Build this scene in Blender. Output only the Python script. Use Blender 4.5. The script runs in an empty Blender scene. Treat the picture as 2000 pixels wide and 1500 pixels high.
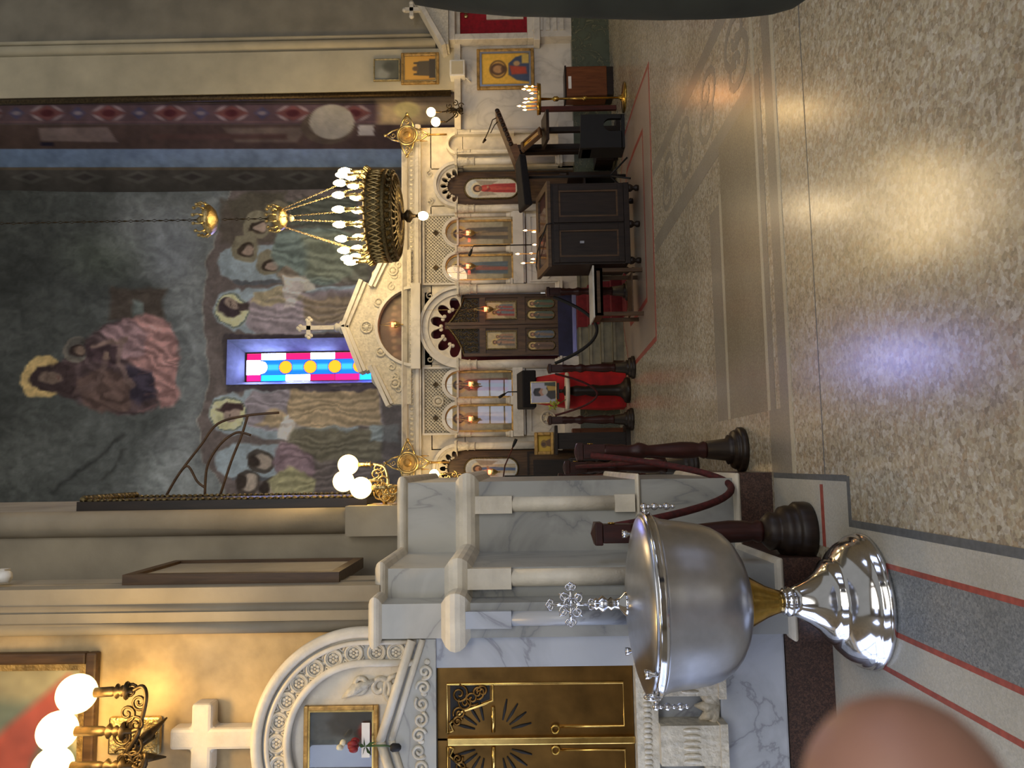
import bpy, bmesh, math, random
import numpy as np
from mathutils import Vector, Matrix
random.seed(7)
C = bpy.context.scene.collection
PI = math.pi
sin, cos = math.sin, math.cos
# ------------------------------------------------------------------ camera (surveyed from the photograph, which was taken with the phone on its side)
TH = math.radians(6.0); PH = .0095; RO = .016; H = 1.5; FL = 1500.0
_F = (sin(TH)*cos(PH), cos(TH)*cos(PH), sin(PH)); _r = (cos(TH), -sin(TH), 0)
_u = (-sin(TH)*sin(PH), -cos(TH)*sin(PH), cos(PH))
UC = tuple(_u[i]*cos(RO)+_r[i]*sin(RO) for i in range(3))
RC = tuple(_r[i]*cos(RO)-_u[i]*sin(RO) for i in range(3))
def ray(u, v):
    a = (u-750)/FL; b = -(v-1000)/FL
    return tuple(_F[i]+a*RC[i]+b*UC[i] for i in range(3))
def W(u, v, Y):                      # survey point on the plane y = Y
    d = ray(u, v); t = Y/d[1]; return (d[0]*t, Y, H+d[2]*t)
def F(u, v, z=0.0):                  # survey point on a level z
    d = ray(u, v); t = (z-H)/d[2]; return (d[0]*t, d[1]*t, z)
def PR(P):                           # survey coordinates of an N x 3 array of points
    D = P-np.array([0, 0, H]); q = D@np.array(_F)
    return np.stack([750+FL*(D@np.array(RC))/q, 1000-FL*(D@np.array(UC))/q], 1)
cd = bpy.data.cameras.new('camera'); cam = bpy.data.objects.new('camera', cd); C.objects.link(cam)
cam.matrix_world = Matrix(((-UC[0], RC[0], -_F[0], 0), (-UC[1], RC[1], -_F[1], 0), (-UC[2], RC[2], -_F[2], H), (0, 0, 0, 1)))
cd.sensor_fit = 'HORIZONTAL'; cd.sensor_width = 36; cd.lens = 36*FL/2000; cd.clip_start = .01; cd.clip_end = 200
cd.dof.use_dof = True; cd.dof.focus_distance = 4.6; cd.dof.aperture_fstop = 18
bpy.context.scene.camera = cam

# ------------------------------------------------------------------ materials
def s2l(c):
    return tuple((x/255/12.92 if x/255 <= .04045 else ((x/255+.055)/1.055)**2.4) for x in c[:3])
def rgba(c): return s2l(c)+(1,)
class NT:
    def __init__(s, name):
        s.m = bpy.data.materials.new(name); s.m.use_nodes = True; s.t = s.m.node_tree; s.t.nodes.clear()
        s.out = s.n('ShaderNodeOutputMaterial')
    def n(s, t, **k):
        o = s.t.nodes.new(t)
        for a, b in k.items():
            if isinstance(a, str) and a.startswith('i_'): o.inputs[a[2:].replace('_', ' ')].default_value = b
            else: setattr(o, a, b)
        return o
    def l(s, a, b): s.t.links.new(a, b)
    def ramp(s, fac, stops):
        r = s.n('ShaderNodeValToRGB'); e = r.color_ramp.elements
        while len(e) < len(stops): e.new(.5)
        for k, (p, c) in enumerate(stops): e[k].position = p; e[k].color = rgba(c)
        s.l(fac, r.inputs[0]); return r
    def bsdf(s, rough=.5, metal=0, coat=0, spec=.5):
        b = s.n('ShaderNodeBsdfPrincipled'); b.inputs['Roughness'].default_value = rough; b.inputs['Metallic'].default_value = metal
        b.inputs['Coat Weight'].default_value = coat; b.inputs['Specular IOR Level'].default_value = spec
        s.l(b.outputs[0], s.out.inputs[0]); return b
    def obj(s): return s.n('ShaderNodeTexCoord').outputs['Object']
    def bump(s, b, h, strength, dist=.01):
        n = s.n('ShaderNodeBump'); n.inputs['Strength'].default_value = strength; n.inputs['Distance'].default_value = dist
        s.l(h, n.inputs['Height']); s.l(n.outputs[0], b.inputs['Normal'])
def shade(c, k): return tuple(max(0, min(255, x*k)) for x in c)
def mbasic(name, col, rough=.5, metal=0, var=.12, scale=6, bump=0, bscale=40, coat=0, spec=.5, col2=None):
    t = NT(name); b = t.bsdf(rough, metal, coat, spec); o = t.obj()
    nz = t.n('ShaderNodeTexNoise'); nz.inputs['Scale'].default_value = scale; nz.inputs['Detail'].default_value = 5
    t.l(o, nz.inputs['Vector'])
    r = t.ramp(nz.outputs['Fac'], [(.3, shade(col, 1-var)), (.7, col2 or shade(col, 1+var))]); t.l(r.outputs[0], b.inputs['Base Color'])
    if bump:
        n2 = t.n('ShaderNodeTexNoise'); n2.inputs['Scale'].default_value = bscale; n2.inputs['Detail'].default_value = 4
        t.l(o, n2.inputs['Vector']); t.bump(b, n2.outputs['Fac'], bump)
    return t.m
def mmarble(name, base, vein, scale=1.6, rough=.3, amount=.5):
    t = NT(name); b = t.bsdf(rough); o = t.obj()
    nz = t.n('ShaderNodeTexNoise'); nz.inputs['Scale'].default_value = scale; nz.inputs['Detail'].default_value = 8; nz.inputs['Distortion'].default_value = 1.2
    t.l(o, nz.inputs['Vector'])
    a = t.n('ShaderNodeMath', operation='SUBTRACT'); a.inputs[1].default_value = .5; t.l(nz.outputs['Fac'], a.inputs[0])
    c = t.n('ShaderNodeMath', operation='ABSOLUTE'); t.l(a.outputs[0], c.inputs[0])
    r1 = t.ramp(c.outputs[0], [(0, vein), (.012, shade(base, 1-.22*amount)), (.09, shade(base, 1-.05*amount)), (.3, base)])
    n2 = t.n('ShaderNodeTexNoise'); n2.inputs['Scale'].default_value = scale*.9; n2.inputs['Detail'].default_value = 6; t.l(o, n2.inputs['Vector'])
    r2 = t.ramp(n2.outputs['Fac'], [(.3, (228, 229, 231)), (.65, (255, 255, 255))])
    mx = t.n('ShaderNodeMix', data_type='RGBA', blend_type='MULTIPLY'); mx.inputs[0].default_value = .8
    t.l(r1.outputs[0], mx.inputs[6]); t.l(r2.outputs[0], mx.inputs[7]); t.l(mx.outputs[2], b.inputs['Base Color'])
    return t.m
def mwood(name, c1, c2, rough=.42, scale=5, coat=.0):
    t = NT(name); b = t.bsdf(rough, 0, coat, .3); o = t.obj()
    mp = t.n('ShaderNodeMapping'); mp.inputs['Scale'].default_value = (6, 6, .7); t.l(o, mp.inputs[0])
    nz = t.n('ShaderNodeTexNoise'); nz.inputs['Scale'].default_value = scale; nz.inputs['Detail'].default_value = 6; nz.inputs['Distortion'].default_value = .6
    t.l(mp.outputs[0], nz.inputs['Vector'])
    r = t.ramp(nz.outputs['Fac'], [(.3, c1), (.7, c2)]); t.l(r.outputs[0], b.inputs['Base Color'])
    t.bump(b, nz.outputs['Fac'], .15, .004)
    return t.m
def mchips(name, cols, scale, rough=.35, grout=None, spec=.5, bump=0, weave=.5):     # terrazzo: coloured chips
    t = NT(name); b = t.bsdf(rough, 0, 0, spec); o = t.obj()
    vs = []
    for k, sc in enumerate((scale, scale*2.3)):
        nd = t.n('ShaderNodeTexNoise'); nd.inputs['Scale'].default_value = sc*.8; t.l(o, nd.inputs['Vector'])
        mx = t.n('ShaderNodeMix', data_type='VECTOR'); mx.inputs[0].default_value = .012*60/sc; t.l(o, mx.inputs[4]); t.l(nd.outputs['Color'], mx.inputs[5])
        v = t.n('ShaderNodeTexVoronoi'); v.inputs['Scale'].default_value = sc; t.l(mx.outputs[1], v.inputs['Vector'])
        sp = t.n('ShaderNodeSeparateColor'); t.l(v.outputs['Color'], sp.inputs[0])
        n = len(cols); r = t.ramp(sp.outputs[0], [(i/n, c) for i, c in enumerate(cols)]); r.color_ramp.interpolation = 'CONSTANT'; vs.append(r)
    m = t.n('ShaderNodeMix', data_type='RGBA'); m.inputs[0].default_value = .45
    t.l(vs[0].outputs[0], m.inputs[6]); t.l(vs[1].outputs[0], m.inputs[7])
    big = t.n('ShaderNodeTexNoise'); big.inputs['Scale'].default_value = .9; big.inputs['Detail'].default_value = 4; t.l(o, big.inputs['Vector'])
    rb = t.ramp(big.outputs['Fac'], [(.3, (215, 212, 205)), (.7, (255, 255, 255))])
    m2 = t.n('ShaderNodeMix', data_type='RGBA', blend_type='MULTIPLY'); m2.inputs[0].default_value = 1
    t.l(m.outputs[2], m2.inputs[6]); t.l(rb.outputs[0], m2.inputs[7]); t.l(m2.outputs[2], b.inputs['Base Color'])
    return t.m
def memit(name, col, strength, base=None):
    t = NT(name); b = t.bsdf(.3); b.inputs['Base Color'].default_value = rgba(base or col)
    b.inputs['Emission Color'].default_value = rgba(col); b.inputs['Emission Strength'].default_value = strength
    return t.m
def mvcol(name, rough=.5, emis=0, coat=0, spec=.5):
    t = NT(name); b = t.bsdf(rough, 0, coat, spec); a = t.n('ShaderNodeVertexColor'); a.layer_name = 'Col'
    t.l(a.outputs[0], b.inputs['Base Color'])
    if emis: t.l(a.outputs[0], b.inputs['Emission Color']); b.inputs['Emission Strength'].default_value = emis
    return t.m
def mglass(name, col=(255, 255, 255), rough=.02, alpha=.15):
    t = NT(name); tr = t.n('ShaderNodeBsdfTransparent'); tr.inputs[0].default_value = rgba(col)
    g = t.n('ShaderNodeBsdfGlossy'); g.inputs['Roughness'].default_value = rough
    mx = t.n('ShaderNodeMixShader'); mx.inputs[0].default_value = alpha
    t.l(tr.outputs[0], mx.inputs[1]); t.l(g.outputs[0], mx.inputs[2]); t.l(mx.outputs[0], t.out.inputs[0]); return t.m
M = {}
M['marble'] = mmarble('white_marble', (220, 214, 202), (192, 186, 174), 1.8, .35, .35)
M['carved'] = mbasic('carved_marble', (200, 193, 176), .5, 0, .09, 30, .9, 38)
M['cream'] = mbasic('cream_marble', (214, 205, 186), .45, 0, .07, 8, .25, 60)
M['grey_marble'] = mmarble('grey_veined_marble', (172, 172, 166), (128, 130, 130), 1.5, .32, .6)
M['pale_marble'] = mmarble('pale_marble', (190, 188, 178), (150, 148, 142), 1.5, .35, .4)
M['daylit_marble'] = mmarble('daylight_tinted_marble', (186, 190, 196), (140, 142, 148), 1.4, .32, .4)  # white marble with the cool window light put into its colour
M['green_marble'] = mmarble('green_marble', (92, 100, 84), (136, 132, 104), 3.2, .3, .8)
M['step_marble'] = mbasic('step_stone', (128, 124, 104), .45, 0, .14, 7)
M['granite'] = mchips('brown_granite', [(52, 34, 28), (84, 58, 48), (64, 44, 38), (98, 72, 60), (40, 28, 26)], 130, .35)
M['plaster'] = mbasic('grey_beige_plaster', (152, 142, 122), .85, 0, .1, 2.5, .15, 30)
M['plaster_warm'] = mbasic('stained_plaster', (178, 156, 118), .85, 0, .2, 3.5, .15, 30)
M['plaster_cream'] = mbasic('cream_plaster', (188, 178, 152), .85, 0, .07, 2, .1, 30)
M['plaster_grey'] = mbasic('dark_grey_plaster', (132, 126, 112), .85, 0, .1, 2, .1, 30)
M['terrazzo'] = mchips('terrazzo', [(182, 172, 146), (200, 192, 174), (160, 148, 126), (190, 180, 154), (140, 128, 108), (206, 200, 186), (172, 152, 124), (188, 178, 156), (154, 142, 124)], 40, .22, spec=1)
M['pale_inlay'] = mchips('pale_terrazzo', [(186, 184, 174), (198, 196, 188), (176, 174, 166), (190, 186, 172)], 120, .3)
M['white_inlay'] = mchips('white_strip', [(198, 190, 168), (188, 180, 156), (204, 196, 176)], 120, .26)
M['grey_inlay'] = mchips('grey_terrazzo', [(122, 126, 128), (142, 146, 148), (108, 112, 116), (158, 160, 160), (132, 136, 138)], 110, .3)
M['taupe_inlay'] = mchips('taupe_strip', [(150, 142, 128), (140, 132, 118), (158, 150, 136)], 120, .26)
M['dark_inlay'] = mbasic('dark_grey_strip', (92, 94, 94), .3, 0, .1, 40)
M['red_inlay'] = mbasic('brick_red_strip', (150, 74, 62), .35, 0, .1, 40)
M['pink_inlay'] = mchips('pink_terrazzo', [(172, 154, 138), (162, 144, 128), (182, 164, 148), (156, 138, 124)], 120, .3)
M['brown_inlay'] = mchips('brown_terrazzo', [(150, 140, 120), (140, 130, 110), (160, 150, 128), (134, 124, 106)], 110, .25)
M['silver'] = mbasic('brushed_silver', (176, 178, 184), .3, 1, .03, 20)
M['silver_pol'] = mbasic('polished_silver', (206, 206, 208), .11, 1, .03, 20)
M['brass'] = mbasic('polished_brass', (186, 150, 72), .2, 1, .12, 20)
M['brass_door'] = mbasic('aged_brass_sheet', (116, 86, 44), .34, 1, .2, 6)
M['brass_trim'] = mbasic('bright_brass_trim', (206, 170, 96), .22, 1, .1, 20)
M['gold'] = mbasic('gilt_metal', (196, 172, 118), .3, 1, .15, 25, .5, 60)
M['gold_dull'] = mbasic('gilt_wood', (170, 134, 74), .4, .6, .2, 18, .4, 60)
M['gold_dark'] = mbasic('darkened_gilt_filigree', (96, 84, 56), .35, .9, .4, 60, .8, 90)
M['dark_wood'] = mwood('dark_walnut', (27, 19, 14), (46, 34, 25))
M['door_wood'] = mwood('brown_oak', (62, 46, 32), (98, 75, 52))
M['red_wood'] = mwood('reddish_mahogany', (58, 26, 20), (92, 42, 30))
M['post_wood'] = mwood('dark_red_post_wood', (40, 18, 14), (64, 30, 24))
M['box_wood'] = mwood('chestnut_wood', (92, 50, 24), (124, 72, 38))
M['frame_brown'] = mwood('picture_frame_brown', (66, 48, 32), (94, 70, 46))
M['black'] = mbasic('matt_black', (17, 15, 14), .7, 0, .2, 10)
M['black_cloth'] = mbasic('black_cloth', (20, 16, 17), .95, 0, .2, 30, .4, 60)
M['iron'] = mbasic('dark_bronze', (66, 54, 36), .45, .8, .25, 30)
M['red_cloth'] = mbasic('crimson_cloth', (176, 20, 26), .75, 0, .16, 6, .3, 14)
M['red_carpet'] = mbasic('red_carpet', (112, 34, 40), .95, 0, .12, 20)
M['rope'] = mbasic('maroon_velvet', (66, 16, 16), .8, 0, .3, 40)
M['green_coat'] = mbasic('dark_green_cloth', (50, 50, 40), .95, 0, .22, 5, .8, 7, 0, .2)
M['trouser'] = mbasic('dark_trouser_cloth', (40, 44, 48), .9, 0, .1, 20)
M['skin'] = mbasic('skin', (146, 106, 88), .5, 0, .06, 60)
M['nail'] = mbasic('nail', (232, 172, 160), .3, 0, .03, 40)
M['hair'] = mbasic('dark_hair', (40, 32, 26), .7, 0, .2, 60)
M['white'] = mbasic('white_plastic', (226, 222, 212), .45, 0, .03, 10)
M['paper'] = mbasic('white_paper', (232, 230, 224), .7, 0, .03, 10)
M['candle'] = mbasic('beeswax', (222, 170, 92), .5, 0, .1, 30)
M['ivory'] = mbasic('ivory_sleeve', (226, 210, 170), .5, 0, .05, 20)
M['globe'] = memit('lit_globe', (255, 222, 150), 3.2); M['globe_far'] = memit('lit_small_globe', (255, 216, 140), 16)
M['bulb'] = memit('lit_candle_bulb', (255, 220, 146), 42)
M['flame'] = memit('flame', (255, 176, 110), 22)
M['vigil'] = memit('red_vigil_glass', (255, 96, 60), 9)
M['green_glow'] = memit('green_glint', (96, 220, 180), 1.2)
M['glass'] = mglass('clear_glass')
M['pane_glass'] = mglass('picture_glass', (255, 255, 255), .01, .05)
M['red_velvet'] = mbasic('crimson_velvet', (150, 14, 30), .8, 0, .12, 20)
M['dark_red'] = mbasic('maroon_curtain', (92, 26, 32), .85, 0, .15, 6)
M['navy'] = mbasic('navy_cloth', (34, 36, 66), .8, 0, .2, 6)
M['leaf'] = mbasic('leaf_green', (58, 84, 40), .6, 0, .2, 30)
M['sprig'] = mbasic('yellow_green_leaf', (150, 152, 52), .6, 0, .2, 30)
M['rose'] = mbasic('red_petals', (128, 24, 28), .6, 0, .15, 40)
M['cream_petal'] = mbasic('cream_petals', (214, 206, 176), .6, 0, .08, 40)
M['paint'] = mvcol('painted_panel', .45)
M['fresco'] = mvcol('fresco', .9, 0, 0, .1)
M['stain'] = mvcol('stained_glass', .2, 1.3)
M['daylight'] = memit('daylight_pane', (206, 220, 255), 3.2)

# ------------------------------------------------------------------ mesh building
ORG = {}
class MB:
    def __init__(s, T=None): s.v = []; s.f = []; s.sm = []; s.T = T
    def add(s, vs, fs, smooth=False):
        o = len(s.v)
        s.v += [tuple(s.T @ Vector(p)) if s.T else tuple(p) for p in vs]
        s.f += [tuple(i+o for i in f) for f in fs]; s.sm += [smooth]*len(fs); return s
    def box(s, x0, x1, y0, y1, z0, z1):
        return s.add([(x, y, z) for x in (x0, x1) for y in (y0, y1) for z in (z0, z1)],
                     [(0, 1, 3, 2), (4, 6, 7, 5), (0, 4, 5, 1), (2, 3, 7, 6), (0, 2, 6, 4), (1, 5, 7, 3)])
    def prism(s, poly, y0, y1):       # polygon of (x, z), extruded along y
        n = len(poly)
        return s.add([(x, y0, z) for x, z in poly]+[(x, y1, z) for x, z in poly],
                     [tuple(range(n)), tuple(range(2*n-1, n-1, -1))]+[(i, i+n, (i+1) % n+n, (i+1) % n) for i in range(n)])
    def slab(s, poly, z0, z1):        # polygon of (x, y), extruded along z
        n = len(poly)
        return s.add([(x, y, z0) for x, y in poly]+[(x, y, z1) for x, y in poly],
                     [tuple(range(n-1, -1, -1)), tuple(range(n, 2*n))]+[(i, (i+1) % n, (i+1) % n+n, i+n) for i in range(n)])
    def arc(s, cx, cz, r0, r1, a0, a1, y0, y1, n=24):      # arched band in the xz plane
        vs = []; fs = []
        for i in range(n+1):
            a = a0+(a1-a0)*i/n
            for r in (r0, r1):
                for y in (y0, y1): vs.append((cx+r*cos(a), y, cz+r*sin(a)))
        for i in range(n):
            b = i*4; c = b+4
            fs += [(b, b+2, c+2, c), (b+1, c+1, c+3, b+3), (b+2, b+3, c+3, c+2), (b, c, c+1, b+1)]
        fs += [(0, 1, 3, 2), (n*4, n*4+2, n*4+3, n*4+1)]
        return s.add(vs, fs)
    def lathe(s, prof, c=(0, 0, 0), n=24, smooth=True):    # prof of (r, z)
        vs = []; fs = []; m = len(prof)
        for r, z in prof:
            for k in range(n): a = 2*PI*k/n; vs.append((c[0]+r*cos(a), c[1]+r*sin(a), c[2]+z))
        for j in range(m-1):
            for k in range(n): fs.append((j*n+k, j*n+(k+1) % n, (j+1)*n+(k+1) % n, (j+1)*n+k))
        if prof[0][0] > 1e-5: fs.append(tuple(range(n-1, -1, -1)))
        if prof[-1][0] > 1e-5: fs.append(tuple((m-1)*n+k for k in range(n)))
        return s.add(vs, fs, smooth)
    def tube(s, pts, r, n=8, closed=False, smooth=True):
        P = [Vector(p) for p in pts]; m = len(P); R = r if isinstance(r, (list, tuple)) else [r]*m
        vs = []; fs = []; ref = None
        for i in range(m):
            a = P[i-1] if (i or closed) else P[i]; b = P[(i+1) % m] if (i < m-1 or closed) else P[i]
            t = (b-a).normalized() if (b-a).length > 1e-9 else Vector((0, 0, 1))
            if ref is None: ref = t.orthogonal().normalized()
            ref = (ref-t*ref.dot(t)); ref = ref.normalized() if ref.length > 1e-6 else t.orthogonal().normalized()
            q = t.cross(ref)
            for k in range(n): an = 2*PI*k/n; vs.append(P[i]+(ref*cos(an)+q*sin(an))*R[i])
        for i in range(m if closed else m-1):
            j = (i+1) % m
            for k in range(n): fs.append((i*n+k, i*n+(k+1) % n, j*n+(k+1) % n, j*n+k))
        if not closed: fs += [tuple(range(n-1, -1, -1)), tuple((m-1)*n+k for k in range(n))]
        return s.add(vs, fs, smooth)
    def ball(s, c, r, n=12, sc=(1, 1, 1)):
        vs = []; fs = []; m = max(6, n*2//3)
        for j in range(1, m):
            a = PI*j/m
            for k in range(n): b = 2*PI*k/n; vs.append((c[0]+r*sc[0]*sin(a)*cos(b), c[1]+r*sc[1]*sin(a)*sin(b), c[2]+r*sc[2]*cos(a)))
        t = len(vs); vs += [(c[0], c[1], c[2]+r*sc[2]), (c[0], c[1], c[2]-r*sc[2])]
        for j in range(m-2):
            for k in range(n): fs.append((j*n+k, (j+1)*n+k, (j+1)*n+(k+1) % n, j*n+(k+1) % n))
        for k in range(n): fs.append((t, k, (k+1) % n)); fs.append((t+1, (m-2)*n+(k+1) % n, (m-2)*n+k))
        return s.add(vs, fs, True)
    def ring(s, c, R, r, axis='z', n=24, m=8, sc=1.0):
        pts = []
        for k in range(n):
            a = 2*PI*k/n; p, q = R*cos(a), R*sin(a)*sc
            pts.append({'z': (c[0]+p, c[1]+q, c[2]), 'y': (c[0]+p, c[1], c[2]+q), 'x': (c[0], c[1]+p, c[2]+q)}[axis])
        return s.tube(pts, r, m, True)
    def sweep(s, path, prof):         # moulding: profile of (out, z) along a plan polyline; out is to the left of travel
        P = [Vector((p[0], p[1])) for p in path]; n = len(P); m = len(prof); vs = []; fs = []
        for i in range(n):
            d1 = (P[i]-P[i-1]).normalized() if i else None; d2 = (P[i+1]-P[i]).normalized() if i < n-1 else None
            n1 = Vector((-d1.y, d1.x)) if d1 else None; n2 = Vector((-d2.y, d2.x)) if d2 else None
            if n1 is None: mt = n2
            elif n2 is None: mt = n1
            else:
                mt = n1+n2; mt = mt/max(.2, mt.length_squared)*2
            for o, z in prof: vs.append((P[i].x+mt.x*o, P[i].y+mt.y*o, z))
        for i in range(n-1):
            for k in range(m-1): fs.append((i*m+k, (i+1)*m+k, (i+1)*m+k+1, i*m+k+1))
        fs += [tuple(range(m)), tuple((n-1)*m+k for k in range(m-1, -1, -1))]
        return s.add(vs, fs)
    def build(s, name, mat, parent=None, at=None, bevel=0, smooth=None):
        if parent is None and at is None:
            V = np.array(s.v); lo, hi = V.min(0), V.max(0); at = ((lo[0]+hi[0])/2, (lo[1]+hi[1])/2, lo[2])
        og = ORG[parent.name] if parent is not None else Vector(at)
        me = bpy.data.meshes.new(name); me.from_pydata([tuple(Vector(p)-og) for p in s.v], [], s.f)
        me.polygons.foreach_set('use_smooth', s.sm if smooth is None else [smooth]*len(s.f))
        bm = bmesh.new(); bm.from_mesh(me); bmesh.ops.recalc_face_normals(bm, faces=bm.faces); bm.to_mesh(me); bm.free()
        me.materials.append(M[mat] if isinstance(mat, str) else mat); me.update()
        o = bpy.data.objects.new(name, me); C.objects.link(o)
        if parent is not None: o.parent = parent
        else: o.location = og
        ORG[o.name] = og
        if bevel:
            b = o.modifiers.new('bevel', 'BEVEL'); b.width = bevel; b.segments = 2; b.limit_method = 'ANGLE'
        return o
def tag(o, label, cat, group=None):
    o['label'] = label; o['category'] = cat
    if group: o['group'] = group
    return o
def thing(name, label, cat, at, group=None):
    o = bpy.data.objects.new(name, None); C.objects.link(o); o.location = at; o.empty_display_size = .1
    ORG[o.name] = Vector(at); return tag(o, label, cat, group)
def struct(o): o['kind'] = 'structure'; return o
def one(mb, name, mat, label, cat, group=None, **k): return tag(mb.build(name, mat, **k), label, cat, group)
def copytree(o, label=None, loc=None, rz=None):
    c = o.copy(); C.objects.link(c)
    if loc is not None: c.location = loc
    if rz is not None: c.rotation_euler = (0, 0, rz)
    if label: c['label'] = label
    for ch in list(o.children):
        d = ch.copy(); C.objects.link(d); d.parent = c
        for g in list(ch.children):
            e = g.copy(); C.objects.link(e); e.parent = d
    return c
def R(u0, v0, u1, v1, Y):             # surveyed rectangle -> x0, x1, z0, z1 on plane Y
    um, vm = (u0+u1)/2, (v0+v1)/2
    return W(u0, vm, Y)[0], W(u1, vm, Y)[0], W(um, v1, Y)[2], W(um, v0, Y)[2]
def rbox(mb, u0, v0, u1, v1, Y, dep):
    x0, x1, z0, z1 = R(u0, v0, u1, v1, Y); return mb.box(x0, x1, Y, Y+dep, z0, z1)
def frame(mb, x0, x1, z0, z1, w, y0, y1):
    mb.box(x0, x1, y0, y1, z1-w, z1); mb.box(x0, x1, y0, y1, z0, z0+w); mb.box(x0, x0+w, y0, y1, z0+w, z1-w); mb.box(x1-w, x1, y0, y1, z0+w, z1-w)
def sag(a, b, d, n=14):
    return [(a[0]+(b[0]-a[0])*t, a[1]+(b[1]-a[1])*t, a[2]+(b[2]-a[2])*t-4*d*t*(1-t)) for t in [i/n for i in range(n+1)]]
def spiral(c, r0, turns, n=20, a0=0, grow=.15, axis='y', flip=1):
    pts = []
    for i in range(n+1):
        t = i/n; a = a0+flip*2*PI*turns*t; r = r0*(1-t*(1-grow))
        p, q = r*cos(a), r*sin(a)
        pts.append((c[0]+p, c[1], c[2]+q) if axis == 'y' else (c[0], c[1]+p, c[2]+q))
    return pts

# ------------------------------------------------------------------ painting: colours per vertex, brushed with soft shapes
def vnoise(x, y, seed=0):
    xi = np.floor(x).astype(np.int64); yi = np.floor(y).astype(np.int64); fx = x-xi; fy = y-yi
    fx = fx*fx*(3-2*fx); fy = fy*fy*(3-2*fy)
    def h(a, b): return ((np.sin(a*127.1+b*311.7+seed*74.7)*43758.5453) % 1.0)
    return (h(xi, yi)*(1-fx)+h(xi+1, yi)*fx)*(1-fy)+(h(xi, yi+1)*(1-fx)+h(xi+1, yi+1)*fx)*fy
class Paint:
    def __init__(s, U, base): s.U = U; s.c = np.tile(np.array(base, float), (len(U), 1))
    def mix(s, a, col):
        a = np.clip(a, 0, 1)[:, None]; s.c = s.c*(1-a)+np.array(col, float)*a
    def poly(s, pts, col, soft=3, op=1):
        P = np.array(pts, float); x, y = s.U[:, 0], s.U[:, 1]; ins = np.zeros(len(x), bool); d = np.full(len(x), 1e9)
        for i in range(len(P)):
            ax, ay = P[i-1]; bx, by = P[i]
            cr = (ay > y) != (by > y)
            with np.errstate(divide='ignore', invalid='ignore'): ins ^= cr & (x < (bx-ax)*(y-ay)/((by-ay) if by != ay else 1e-9)+ax)
            ex, ey = bx-ax, by-ay; t = np.clip(((x-ax)*ex+(y-ay)*ey)/(ex*ex+ey*ey+1e-9), 0, 1)
            d = np.minimum(d, np.hypot(x-ax-t*ex, y-ay-t*ey))
        s.mix((np.where(ins, d, -d)/soft+.5)*1.0*op if op == 1 else np.clip(np.where(ins, d, -d)/soft+.5, 0, 1)*op, col)
    def ell(s, cx, cy, rx, ry, col, soft=3, op=1, rot=0):
        x = s.U[:, 0]-cx; y = s.U[:, 1]-cy; c_, s_ = cos(rot), sin(rot); x, y = x*c_+y*s_, -x*s_+y*c_
        s.mix(np.clip((1-np.hypot(x/rx, y/ry))*min(rx, ry)/soft+.5, 0, 1)*op, col)
    def rect(s, x0, y0, x1, y1, col, soft=2, op=1): s.poly([(x0, y0), (x1, y0), (x1, y1), (x0, y1)], col, soft, op)
    def line(s, pts, w, col, soft=2, op=1):
        x, y = s.U[:, 0], s.U[:, 1]; d = np.full(len(x), 1e9)
        for (ax, ay), (bx, by) in zip(pts, pts[1:]):
            ex, ey = bx-ax, by-ay; t = np.clip(((x-ax)*ex+(y-ay)*ey)/(ex*ex+ey*ey+1e-9), 0, 1)
            d = np.minimum(d, np.hypot(x-ax-t*ex, y-ay-t*ey))
        s.mix(np.clip((w/2-d)/soft+.5, 0, 1)*op, col)
    def grad(s, y0, c0, y1, c1):
        t = np.clip((s.U[:, 1]-y0)/(y1-y0), 0, 1)[:, None]; s.c = np.array(c0, float)*(1-t)+np.array(c1, float)*t
    def mottle(s, scale, amt, seed=1, sy=1):
        n = vnoise(s.U[:, 0]/scale, s.U[:, 1]/scale*sy, seed)*.6+vnoise(s.U[:, 0]/scale*2.7, s.U[:, 1]/scale*2.7*sy, seed+5)*.4
        s.c = s.c*(1+amt*(n-.5)*2)[:, None]
    def warp(s, amp, scale, seed=0):
        x, y = s.U[:, 0], s.U[:, 1]; s.U = np.stack([x+(vnoise(x/scale, y/scale, seed)-.5)*2*amp, y+(vnoise(x/scale, y/scale, seed+3)-.5)*2*amp], 1)
    def drape(s, pts, ang=0, period=12, amt=.16, seed=1):          # painted cloth folds inside an outline
        P = np.array(pts, float); x, y = s.U[:, 0], s.U[:, 1]; ins = np.zeros(len(x), bool)
        for i in range(len(P)):
            ax, ay = P[i-1]; bx, by = P[i]; cr = (ay > y) != (by > y)
            ins ^= cr & (x < (bx-ax)*(y-ay)/((by-ay) if by != ay else 1e-9)+ax)
        t = (x*cos(ang)+y*sin(ang))/period+2.2*vnoise(x/38, y/70, seed)+.8*vnoise(x/13, y/26, seed+2)
        w = np.sin(2*PI*t); w = np.sign(w)*np.abs(w)**.7
        s.c = np.where(ins[:, None], s.c*(1+amt*w)[:, None], s.c)
    def apply(s, o, desat=0, hdr=None):
        if desat: g = s.c@np.array([.3, .59, .11]); s.c = s.c*(1-desat)+g[:, None]*desat
        c = np.clip(s.c/255, 0, 1); c = np.where(c <= .04045, c/12.92, ((c+.055)/1.055)**2.4)
        if hdr is not None: c = c*hdr(c)
        a = o.data.color_attributes.new('Col', 'FLOAT_COLOR', 'POINT')
        a.data.foreach_set('color', np.concatenate([c, np.ones((len(c), 1))], 1).astype(np.float32).ravel())
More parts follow.
